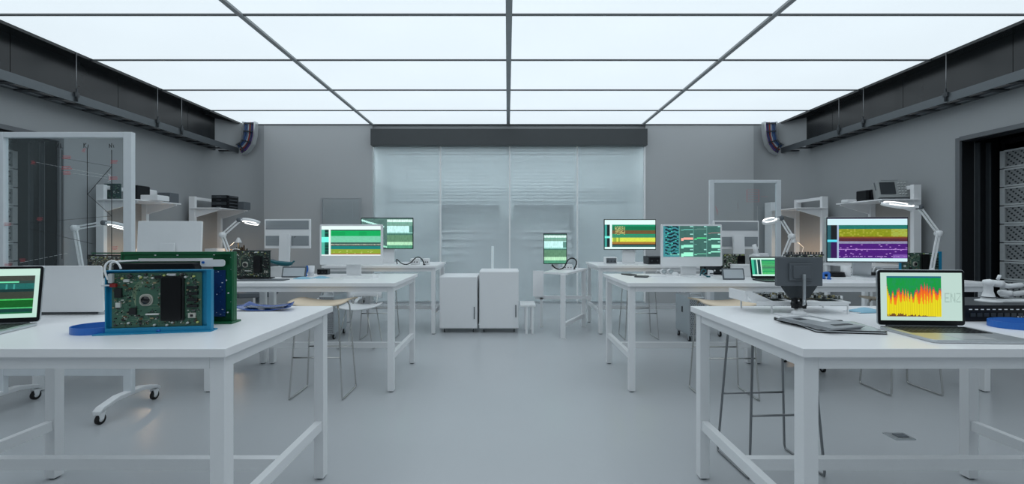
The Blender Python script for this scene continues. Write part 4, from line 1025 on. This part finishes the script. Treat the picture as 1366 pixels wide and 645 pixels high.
# tray of boards behind it
t = thing('instrument_tray', 'white raised tray carrying flat circuit boards behind the small grey display', 'tray', (1.43, 2.12, TH), 0)
MB().prism([(-.235, -.07), (.23, -.09), (.24, .10), (-.25, .10)], .052, .060, 'z').build('tray_plate', PLW, t, bevel=.001)
m = MB(); m.prism([(-.235, .06), (-.235, .052), (-.13, .045), (-.13, .06), (-.245, .11), (-.27, .11)], -.07, -.064, 'y'); m.box((-.255, .02, .08), (.008, .16, .05)); m.build('side_fin', PLW, t)
for (x, y) in ((-.14, -.07), (.22, -.085), (-.2, .09), (.23, .09)): MB().box((x, y, .026), (.006, .006, .052)).build('leg', PLW, t)
m = MB(); m.box((0, -.083, .05), (.44, .006, .018)); m.build('front_rail', PLW, t)
rnd = random.Random(12)
for k, (x, y, wx, wy) in enumerate(((-.12, .0, .13, .12), (.03, .02, .12, .11), (.15, -.01, .11, .12))):
    b = MB().box((x, y, .070), (wx, wy, .003), [S(45, 50, 50), S(95, 88, 60), S(70, 80, 75)][k]).build('flat_board', COL, t)
    m = MB()
    for q in range(70): h = rnd.uniform(.003, .018); m.box((x + rnd.uniform(-.48, .48) * wx, y + rnd.uniform(-.48, .48) * wy, .0715 + h / 2), (rnd.uniform(.003, .012), rnd.uniform(.003, .012), h), rnd.choice([S(30, 32, 34), S(160, 150, 110), S(190, 195, 195), S(90, 95, 90)]))
    part(m.build('small_components', COL, b), stuff=True)
    for dx in (-.4, .4):
        MB().cyl((x + dx * wx, y, .06), (x + dx * wx, y, .07), .003, 6).build('standoff', SILV, b)
MB().tube([(.0, .02, .08), (.03, .0, .10), (.07, .0, .115), (.10, .02, .13)], .004, 8, smooth_path=1).build('white_cable', PLW, t)
MB().box((.205, -.05, .075), (.02, .02, .02)).build('white_block', PLW, t)
t = thing('face_mask', 'pale blue disposable mask lying beside the instrument tray', 'mask', (1.79, 2.1, TH + .002), 10)
def sheet(mb, W, D, fn, nx=10, ny=8, col=(.5, .5, .5), th=.002):
    vs = []
    for s in (0, 1):
        for i in range(nx + 1):
            for j in range(ny + 1):
                u, v = -1 + 2 * i / nx, -1 + 2 * j / ny; x, y, z = fn(u, v); vs.append((x * W / 2, y * D / 2, z + s * th))
    q = (nx + 1) * (ny + 1); k = ny + 1
    fs = [(i * k + j, i * k + j + 1, i * k + j + k + 1, i * k + j + k) for i in range(nx) for j in range(ny)]; fs += [tuple(q + a for a in f[::-1]) for f in fs]
    for i in range(nx):
        for j in (0, ny): a = i * k + j; fs.append((a, a + k, q + a + k, q + a))
    for j in range(ny):
        for i in (0, nx): a = i * k + j; fs.append((a, a + 1, q + a + 1, q + a))
    return mb.add(vs, fs, col, smooth=True)
LBL = mat('pale_blue_fabric', (.28, .52, .66), .7)
def mask_in(t):
    sheet(MB(), .15, .085, lambda u, v: (u, v * (1 - .15 * u * u), .016 * (1 - u * u) * (1 - v * v) + .002 * math.sin(v * 9))).build('pleated_body', LBL, t)
    for s in (-1, 1): MB().tube([(s * .07, -.035, .002), (s * .10, -.03, .002), (s * .115, 0, .002), (s * .10, .03, .002), (s * .07, .035, .002)], .0016, 6, smooth_path=2).build('ear_loop', PLW, t)
mask_in(t)
# blue dish-like sheet on the left bench
t = thing('blue_pouch', 'glossy blue curled plastic pouch near the back corner of the left foreground bench', 'pouch', (-1.24, 2.16, TH), 0)
BG = mat('glossy_blue_film', (.015, .07, .30), .12)
sheet(MB(), .27, .10, lambda u, v: (u * (1 - .12 * v), v + .05 * math.sin(u * 4), .003 + .020 * abs(u) ** 2.5 + .014 * (v > .2) * (v - .2) + .001 * math.sin(u * 9 + v * 4)), 24, 12).build('pouch_body', BG, t)
sheet(MB(), .20, .06, lambda u, v: (u, v * .8, .010 + .008 * abs(u) ** 2 + .001 * math.sin(u * 11 + v * 6)), 20, 8).build('folded_lining', mat('dark_grey_film', (.07, .10, .16), .2), t)

# ------------------------------------------------------------------ middle row left small things
P = tb
def mug(name, label, cat, x, y, r, h, m_=PLW, z=TH, handle=True, taper=1.0):
    t = thing(name, label, cat, (x, y, z), 0)
    MB().lathe([(r * taper * .9, 0), (r * taper, .003), (r, h), (r * .9, h), (r * .86, .006), (.001, .005)]).build('body', m_, t)
    if handle: MB().tube([(r * .95, 0, h * .8), (r * 1.5, 0, h * .75), (r * 1.6, 0, h * .4), (r * .95, 0, h * .2)], .004, 8, smooth_path=1).build('handle', m_, t)
    return t
def tbx(x, y): p = tb(x, y); return p.x, p.y
x, y = tbx(415, 368); mug('paper_cup', 'white cup left of the green banded desktop computer', 'cup', x, y, .032, .10, handle=False, taper=.8)
x, y = tbx(1128, 370); mug('mug', 'white mug left of the purple monitor stand', 'mug', x, y, .038, .11)
def framed_tablet(label, px, py, W, H, tilt=14):
    x, y = tbx(px, py); t = thing('tablet', label, 'tablet', (x, y, TH), 0)
    T = Matrix.Translation((0, 0, .002)) @ Matrix.Rotation(R(-tilt), 4, 'X')
    MB().rrect(W, H, .006, -.005, .005, 'y', (0, H / 2), M=T).build('dark_frame', PLG, t, bevel=.001)
    MB().rrect(W - .022, H - .022, .003, -.0065, -.004, 'y', (0, H / 2), M=T).build('pale_screen', mat('pale_panel', (.50, .54, .57), .25), t)
    MB().bar((0, .02 + H * .2, H * .75), (0, .02 + H * .65, .004), .03, .004).build('kickstand', PLG, t)
framed_tablet('dark framed pale tablet propped up left of the green banded desktop computer', 391.5, 370, .22, .10)
framed_tablet('dark framed pale tablet propped up right of the tiled chart computer', 979, 373, .19, .10)
t = thing('clamp_tool', 'teal handled tool with white jaws lying behind the propped tablet, left middle bench', 'tool', (*tbx(396, 364.5), TH), 0)
TEAL = mat('dark_teal_plastic', (.01, .12, .15), .35)
t.location.y = 4.0
ZO = .095
m = MB(); m.tube([(a, 0, b + ZO + .022) for a, b in ((-.12, .035), (-.06, .015), (.0, .005), (.07, .0), (.11, .008))], [.008, .018, .024, .022, .012], 12, smooth_path=1); m.build('handle', TEAL, t)
m = MB(); m.tube([(.09, 0, ZO + .02), (.13, 0, ZO + .05)], .008, 8); m.tube([(-.13, 0, ZO + .03), (-.07, 0, ZO + .04)], .006, 8); m.build('jaw', TEAL, t)
MB().box((0, 0, ZO / 2), (.16, .07, ZO)).build('white_holder', PLW, t, bevel=.004)
t = thing('wrist_strap', 'royal blue bent strap standing right of the propped tablet', 'strap', (*tbx(409, 369), TH), 0)
MB().tube([(0, 0, .006), (-.012, 0, .03), (.008, 0, .06), (.002, 0, .105)], [.012, .010, .012, .010], 8, smooth_path=2).build('band', TAPE, t)
for lb, px, py, rz in (('pale blue mask spread at the front of the left middle bench, below the white cup', 404, 371.5, 5), ('pale blue mask lying right of the white cup on the left middle bench', 428, 370.5, -8)):
    t = thing('face_mask', lb, 'mask', (*tbx(px, py), TH), rz); mask_in(t)
def device(name, label, cat, px, py, W, D, h, m1, m2=None, extra='knob', z=TH, rz=0, pt=None):
    x, y = pt if pt else tbx(px, py); t = thing(name, label, cat, (x, y, z), rz)
    MB().box((0, D / 2, h / 2), (W, D, h)).build('housing', m1, t, bevel=min(.006, h * .15))
    MB().box((0, -.001, h / 2), (W * .86, .004, h * .7)).build('front_panel', m2 or PLG, t)
    for k in range(3): MB().cyl((-W * .3 + k * W * .3, -.003, h * .45), (-W * .3 + k * W * .3, -.008, h * .45), h * .1, 10).build(extra, PLD if m2 is not PLD else PLW, t)
    return t
device('multimeter_box', 'black instrument box behind the white cup, under the desktop computer chin', 'instrument', 430, 366, .11, .06, .055, PLD, BLK)
device('instrument_box', 'small white instrument on the right back bench, left of the yellow banded monitor', 'instrument', 0, 0, .16, .12, .10, PLW, PLG, pt=(at(815.5, 0, 5.75).x, 5.75))
device('instrument_box', 'low black instrument on the right back bench, right of the yellow banded monitor', 'instrument', 0, 0, .26, .2, .11, PLD, BLK, pt=(at(877, 0, 5.75).x, 5.75))
device('power_adapter', 'white cube adapter on the left back bench, nearer the black monitor', 'adapter', 0, 0, .115, .1, .085, PLW, PLW, pt=(at(553, 0, 5.65).x, 5.65))
device('power_adapter', 'white cube adapter on the left back bench, farther right by the bench end', 'adapter', 0, 0, .085, .08, .085, PLW, PLW, pt=(at(568, 0, 5.65).x, 5.65))
def cable(label, pts, r=.004, m_=BLK, sp=2, cat='cable', name='cable'):
    b = Vector(pts[0]); t = thing(name, label, cat, tuple(b), 0)
    MB().tube([Vector(p) - b for p in pts], r, 8, smooth_path=sp).build('cord', m_, t)
    n = len(pts); e = Vector(pts[-1]) - b; MB().box(e, (.03, .014, .012)).build('plug', m_, t)
zt = TH + .006
cable('black looped cable between the black monitor and the white cube adapters', [(at(530, 0, 5.75).x, 5.75, zt), (at(528, 0, 5.72).x, 5.72, TH + .09), (at(536, 0, 5.7).x, 5.7, zt), (at(546, 0, 5.6).x, 5.6, zt), (at(556, 0, 5.62).x, 5.62, TH + .12), (at(563, 0, 5.65).x, 5.66, TH + .08), (at(566, 0, 5.6).x, 5.6, zt)], .007)
cable('black cable curling over the narrow angled desk, below the small monitor', [(at(738, 0, 5.6).x, 5.6, TH - .02), (at(735, 0, 5.6).x, 5.6, TH + .02), (at(742, 0, 5.62).x, 5.6, TH - .06), (at(752, 0, 5.7).x, 5.65, TH - .05), (at(757, 0, 5.7).x, 5.7, TH + .07), (at(765, 0, 5.8).x, 5.8, TH + .09), (at(771, 0, 5.8).x, 5.85, TH + .03), (at(766, 0, 5.8).x, 5.8, TH - .065)], .009)
device('adapter_box', 'pale grey box among the cables on the narrow angled desk', 'adapter', 0, 0, .13, .1, .07, PLW, PLW, z=TH - .075, pt=(at(752, 0, 5.75).x + .06, 5.75))
cable('black cable drooping from the mesh-backed monitor stand', [(at(393, 0, 4.15).x, 4.17, 1.28), (at(383, 0, 4.2).x, 4.2, 1.20), (at(381, 0, 4.2).x, 4.2, 1.12), (at(372, 0, 4.2).x, 4.2, 1.02), (at(366, 0, 4.2).x, 4.22, zt)], .005)
# phone, pens, glasses and mouse, keyboards
def flat(name, label, cat, px, py, W, D, h, m_, rz=0, top=None, pt=None):
    x, y = pt if pt else tbx(px, py); t = thing(name, label, cat, (x, y, TH), rz)
    MB().rrect(W, D, min(W, D) * .18, 0, h).build('body', m_, t, bevel=h * .2)
    MB().rrect(W * .92, D * .9, min(W, D) * .12, h, h + .0012).build('top_face', top or PLG, t)
flat('phone', 'black phone lying near the left corner of the right middle bench', 'phone', 839, 366.5, .085, .16, .009, BLK, 20, PLD)
flat('notebook', 'thin dark notebook beside the black phone on the right middle bench', 'notebook', 856, 369, .12, .15, .008, PLD, -25, PLD)
flat('notepad', 'white notepad left of the tiled chart computer stand', 'notepad', 874, 368, .16, .18, .007, PLW, 5, PLW)
flat('keyboard', 'slim white keyboard in front of the green banded desktop computer', 'keyboard', 478, 370.5, .26, .085, .012, PLW, 0, PLW)
flat('tray_dish', 'low white oval tray left of the purple monitor', 'tray', 1123, 371.5, .34, .12, .012, PLW, -4, PLW)
flat('keyboard', 'slim white keyboard in front of the purple monitor', 'keyboard', 1165, 373, .26, .08, .011, PLW, -4, PLW)
flat('notebook', 'dark flat folder under the dark circuit board, left middle bench', 'notebook', 350, 373.5, .42, .14, .006, PLG, 2, PLG)
def mouse(label, px, py, rz=0):
    x, y = tbx(px, py); t = thing('mouse', label, 'mouse', (x, y, TH), rz)
    vs = [(0, 0, 0)]; n = 16; pr = [(.0, .034), (.5, .031), (.8, .022), (1.0, .008), (1.0, 0)]
    m = MB(); vs = [(.031 * k * math.cos(2 * math.pi * q / n), .055 * k * math.sin(2 * math.pi * q / n), z) for k, z in pr for q in range(n)]
    m.add(vs, [(i * n + q, i * n + (q + 1) % n, (i + 1) * n + (q + 1) % n, (i + 1) * n + q) for i in range(4) for q in range(n)], smooth=True); m.build('shell', PLW, t)
    MB().box((0, .03, .033), (.004, .02, .004)).build('scroll_wheel', PLG, t)
mouse('white mouse right of the white keyboard on the left middle bench', 500, 370)
mouse('white mouse nearest the tiled chart computer stand', 901, 367)
def goggles(label, px, py):
    x, y = tbx(px, py); t = thing('safety_goggles', label, 'goggles', (x, y, TH), 5)
    for s in (-1, 1):
        n = 20; vs = [(s * .036 + a * math.cos(2 * math.pi * q / n), d, .03 + a * .75 * math.sin(2 * math.pi * q / n)) for (a, d) in ((.034, 0), (.034, .03), (.029, .03), (.029, 0)) for q in range(n)]
        MB().add(vs, [(i * n + q, i * n + (q + 1) % n, ((i + 1) % 4) * n + (q + 1) % n, ((i + 1) % 4) * n + q) for i in range(4) for q in range(n)], smooth=True).build('eye_cup', PLW, t)
        MB().cyl((s * .036, .004, .03), (s * .036, .007, .03), .024, 16).build('lens', mat('milky_lens', (.6, .66, .68), .15), t)
        MB().tube([(s * .07, .01, .035), (s * .075, .08, .035), (s * .07, .12, .01)], .003, 6).build('temple_arm', PLW, t)
    MB().tube([(-.008, 0, .035), (0, 0, .04), (.008, 0, .035)], .004, 6).build('bridge', PLW, t)
goggles('clear white rimmed goggles on the right middle bench, left of the tiled chart computer', 891, 366)
t = device('power_supply', 'black finned power unit right of the tiled chart computer stand', 'instrument', 953, 366, .20, .10, .09, BLK, PLD)
device('desk_scale', 'white cube on top of nothing else, standing right of the tiled chart computer stand', 'instrument', 949, 368, .04, .04, .055, PLW, PLW)['label'] = 'tiny white cube in front of the black finned power unit'
cable('teal cable tangle between computer stand and black power unit', [(at(934, 0, 3.98).x, 3.98, zt), (at(937, 0, 3.95).x, 3.95, TH + .08), (at(944, 0, 3.95).x, 3.96, TH + .05), (at(936, 0, 3.9).x, 3.9, TH + .03), (at(945, 0, 3.9).x, 3.9, zt)], .006, TEAL)
# bench microscope-like white block
t = thing('microscope', 'white angled microscope standing behind the propped tablet on the right', 'microscope', (at(1010, 0, 4.1).x, 4.1, TH), 0)
MB().box((.02, 0, .10), (.13, .12, .2)).build('base', PLW, t, bevel=.006)
MB().bar((-.03, 0, .18), (.0, 0, .2), .05, .05).build('arm', PLW, t)
MB().tube([(-.035, -.01, .30), (-.005, 0, .2)], [.018, .024], 12).build('eyepiece', PLW, t)
MB().box((.03, -.055, .21), (.08, .02, .02)).build('stage', PLW, t, bevel=.002)
t = thing('storage_box', 'plain white box behind the framed tablet on the right middle bench', 'box', (at(993, 0, 3.95).x, 3.95, TH), 0)
MB().box((0, .05, .05), (.15, .12, .10)).build('body', PLW, t, bevel=.003); MB().box((0, .05, .107), (.156, .126, .014)).build('lid', PLW, t, bevel=.003)
# items left of purple monitor
t = thing('tool_coil', 'flat black coil of cable left of the white mug, right outer bench', 'cable coil', (at(1113, 0, 3.85).x, 3.85, TH), 0)
for k in range(4): MB().tube([(.085 * (1 - .05 * k) * math.cos(a * math.pi / 12), .07 * (1 - .05 * k) * math.sin(a * math.pi / 12), .008 + .013 * k) for a in range(24)], .008, 8).build('winding', BLK, t)
cable('blue cord lying between the dark display and the black coil', [(at(1096, 0, 3.75).x, 3.72, zt), (at(1097, 0, 3.75).x, 3.75, TH + .05), (at(1103, 0, 3.75).x, 3.72, TH + .06), (at(1100, 0, 3.75).x, 3.7, zt), (at(1106, 0, 3.7).x, 3.7, zt)], .012, TAPE)
for k, (px, lb) in enumerate(((1162, 'left headset'), (1193, 'right headset'))):
    t = thing('headset', 'white headset with black cups, %s of the pair behind the purple monitor stand' % ('left' if k == 0 else 'right'), 'headset', (at(px, 0, 3.95).x, 4.12, TH), 10)
    MB().tube([(-.06, 0, .03), (-.055, 0, .06), (0, .02, .085), (.055, 0, .06), (.06, 0, .03)], .007, 8, smooth_path=2).build('headband', PLW, t)
    for s in (-1, 1): MB().lathe([(.034, 0), (.036, .012), (.03, .028), (.01, .032)], (s * .055, 0, 0)).build('ear_cup', BLK, t)
    MB().tube([(-.07, -.05, .006), (.0, -.07, .008), (.07, -.05, .006)], .006, 8).build('blue_cord', TAPE if k else PLW, t)

# ------------------------------------------------------------------ shelf things
def shelf_box(name, label, cat, xl, xr, yt, Y, D, m_, drawers=0, s=1, tilt=0):
    a, b = at(xl, yt, Y), at(xr, yt, Y); h = a.z - ZS
    t = thing(name, label, cat, ((a.x + b.x) / 2, Y, ZS), 0)
    W = b.x - a.x
    MB().box((0, D / 2, h / 2), (W, D, h)).build('body', m_, t, bevel=.004)
    if drawers:
        for k in range(drawers):
            z = h * (k + .5) / drawers
            d = MB().box((0, -.004, z), (W * .92, .01, h / drawers * .8)).build('drawer', PLD if k % 2 else BLK, t)
            MB().box((0, -.011, z), (W * .3, .006, .008)).build('handle', PLG, d)
            MB().box((s * (W / 2 + .004), D / 2, z), (.01, D * .9, h / drawers * .78)).build('side_drawer', BLK, t)
            MB().box((s * (W / 2 + .010), D / 2, z + h / drawers * .1), (.004, D * .7, .012)).build('label_holder', PLG, t)
    else: MB().box((0, D / 2, h + .002), (W * .9, D * .9, .005)).build('lid', m_, t)
    return t
t = thing('circuit_card', 'dark teal circuit card standing on the nearer left shelf', 'circuit board', (at(155, 0, 5.6).x, 5.55, ZS), 0)
MB().box((0, 0, .11), (.22, .012, .21), S(20, 62, 62)).build('circuit_board', COL, t); MB().box((0, 0, .005), (.22, .05, .01), S(20, 40, 40)).build('base', COL, t)
m = MB(); rnd = random.Random(2)
for k in range(50): m.box((rnd.uniform(-.1, .1), -.008, rnd.uniform(.02, .2)), (rnd.uniform(.005, .02), .006, rnd.uniform(.004, .014)), rnd.choice([S(180, 190, 185), S(15, 20, 22), S(60, 110, 80)]))
part(m.build('small_components', COL, t), stuff=True)
shelf_box('storage_box', 'black box on the nearer left shelf, right of the board post', 'box', 172, 183, 247, 5.55, .2, BLK)
shelf_box('storage_box', 'low white box on the nearer left shelf', 'box', 184, 210, 260, 5.6, .2, PLW)
shelf_box('storage_box', 'small upper white box showing above the low white one on the nearer left shelf', 'box', 186, 200, 253, 5.86, .12, PLW)
shelf_box('storage_box', 'dark grey box at the room end of the nearer left shelf', 'box', 210, 227, 257, 5.95, .16, PLG)
shelf_box('drawer_stack', 'stack of black drawers on the farther left shelf', 'drawers', 282, 303, 260, 7.15, .3, BLK, 4)
shelf_box('storage_box', 'grey box beside the black drawer stack on the farther left shelf', 'box', 313, 325, 269, 7.42, .2, PLG)
shelf_box('storage_box', 'small white box at the room end of the nearer right shelf', 'box', 1131, 1143, 266, 5.9, .12, PLW)
shelf_box('book', 'thin black upright case on the nearer right shelf, beside the white box', 'case', 1155, 1159.5, 254, 5.75, .16, BLK)
shelf_box('speaker_box', 'black box between the thin case and the oscilloscope', 'box', 1162, 1172, 253, 5.75, .16, BLK)
t = thing('oscilloscope', 'grey oscilloscope tilted back on the nearer right shelf', 'oscilloscope', (at(1190, 0, 5.6).x, 5.56, ZS + .0), -14)
T = Matrix.Translation((0, 0, .035)) @ Matrix.Rotation(R(-14), 4, 'X')
MB().rrect(.34, .24, .012, 0, .13, 'y', (0, .12), M=T).build('housing', mat('warm_grey_plastic', (.34, .36, .36), .5), t, bevel=.004)
MB().rrect(.17, .17, .006, -.006, .0, 'y', (-.065, .13), M=T).build('screen', PLD, t)
for i in range(3):
    for j in range(5): MB().cyl(T @ Vector((.06 + i * .035, 0, .045 + j * .038)), T @ Vector((.06 + i * .035, -.014, .045 + j * .038)), .010, 10).build('knob', mat('light_knob', (.55, .57, .57), .4), t)
m = MB(); m.box((0, .0, .012), (.34, .06, .024)); m.box((0, .13, .004), (.3, .03, .008)); m.build('feet', PLG, t)
MB().tube([T @ Vector((-.172, .05, .12)), T @ Vector((-.18, .06, .26)), T @ Vector((.18, .06, .26)), T @ Vector((.172, .05, .12))], .006, 8, smooth_path=1).build('carry_handle', PLG, t)
# things on the side benches
for (lb, px, Y, w_, h) in (('beige cardboard box on the farther left workstation', 292, 7.28, .22, .16), ('white box on the farther left workstation, left of the dark parts', 281, 7.02, .2, .18)):
    t = thing('storage_box', lb, 'box', (at(px, 0, Y).x, Y, TH), 0)
    mm = PLW if 'white' in lb else mat('cardboard', (.42, .33, .24), .7)
    MB().box((0, .1, h / 2), (w_, .2, h)).build('body', mm, t, bevel=.002); MB().box((0, .1, h + .002), (w_ * .3, .2, .003)).build('tape_strip', mm, t)
t = thing('parts_pile', 'dark bristling heap of electronic parts on the farther left workstation', 'electronic parts', (at(314, 0, 7.5).x + .1, 7.5, TH), 0)
rnd = random.Random(17); m = MB()
for k in range(90):
    a, r_ = rnd.uniform(0, 6.28), rnd.uniform(0, .22); r_ *= .7; h = rnd.uniform(.04, .28 * (1 - r_ / .3))
    m.bar((r_ * math.cos(a), r_ * .6 * math.sin(a), 0), (r_ * math.cos(a) + rnd.uniform(-.05, .05), r_ * .6 * math.sin(a), h), rnd.uniform(.006, .03), .01, rnd.choice([S(30, 28, 28), S(90, 70, 50), S(40, 50, 45), S(130, 120, 100)]))
part(m.build('electronic_parts', COL, t), stuff=True); MB().box((0, 0, .005), (.32, .2, .01)).build('base_board', PLD, t)
t = thing('office_chair', 'swivel chair with black castors under the left middle benches', 'office chair', (at(335, 0, 5.6).x, 5.75, 0), 20)
MB().rrect(.46, .44, .08, .47, .54).build('seat', PLG, t, bevel=.015)
T = Matrix.Translation((0, .22, .58)); MB().rrect(.42, .40, .08, 0, .04, 'y', (0, .18), M=T).build('backrest', PLG, t, bevel=.012)
m = MB(); m.cyl((0, 0, .1), (0, 0, .47), .03, 12); m.build('gas_column', SILV, t); MB().bar((0, .2, .48), (0, .25, .66), .05, .02).build('back_support', PLD, t)
for k in range(5):
    a = R(72 * k + 10); l = MB().bar((0, 0, .11), (.28 * math.cos(a), .28 * math.sin(a), .085), .04, .03).build('base_arm', SILV, t)
    castor('castor', l, .27 * math.cos(a), .27 * math.sin(a), .03, RUB, PLD)

# ------------------------------------------------------------------ beyond the glass
t = thing('reflection_cabinet', 'added pale cabinet standing in for reflections in the centre panes', 'shelf', (at(627, 0, 11).x, 10.7, 0), 0)  # cabinets added to stand in for reflected lines in the glass
m = MB(); m.box((0, .2, 1.0), (1.5, .4, .9)); m.build('cabinet_body', PLW, t, bevel=.004)
for k in range(5): MB().box((0, -.01, .62 + k * .19), (1.45, .03, .03)).build('shelf_board', PLG, t)
MB().box((0, .18, 2.06), (1.5, .44, .07)).build('top_board', PLG, t); m = MB()
for s in (-1, 1): m.box((s * .73, .2, 1.03), (.04, .4, 2.06))
m.build('side_post', PLG, t)
o = copy_tree(t); o.location = (at(724, 0, 11).x, 10.7, 0); o['label'] = 'added pale cabinet standing in for reflections in the right pane'
EMI2 = emis('pane_fill_light', (.85, .95, 1), 5.0)  # added fill lights, kept behind the beam, that brighten the panes
for k, y in enumerate((8.9, 9.75)):
    t = thing('ceiling_light_panel', 'long added fill light hidden beyond the glass, %s one' % ('nearer' if k == 0 else 'farther'), 'ceiling light', (0, y, ZC), 0)
    MB().box((0, 0, .03), (5.6, .5, .03)).build('diffuser', EMI2, t); m = MB()
    for s in (-1, 1): m.box((0, s * .27, .03), (5.7, .03, .05))
    m.build('frame', SILV, t)

t = thing('slat_rows', 'pale horizontal slats hanging behind the upper glass panes', 'blind', (0, 8.75, 1.98), 0)  # slats added for the horizontal lines across the upper panes
m = MB(); n = 16
for k in range(n): m.box((0, 0, .03 + k * .068), (5.0, .03, .022))
part(m.build('slats', mat('pale_slat', (.66, .72, .74), .5), t), stuff=True)
MB().box((0, 0, ZC - 1.98 - .08), (5.05, .05, .10)).build('head_rail', PLW, t)
for x in (-2.1, -.7, .7, 2.1): MB().cyl((x, -.02, .02), (x, -.02, ZC - 2.0), .004, 6).build('ladder_cord', PLG, t)
MB().box((0, 0, .0), (5.0, .04, .03)).build('bottom_rail', PLW, t)

t = thing('upright_locker', 'narrow tall white locker seen through the standing glass board on the right', 'locker', (at(1028, 0, 7.9).x, 7.87, 0), 0)
MB().box((0, .0, .97), (.14, .2, 1.90)).build('body', PLW, t, bevel=.003); MB().box((0, -.104, .97), (.125, .012, 1.84)).build('door', WMET, t, bevel=.002)
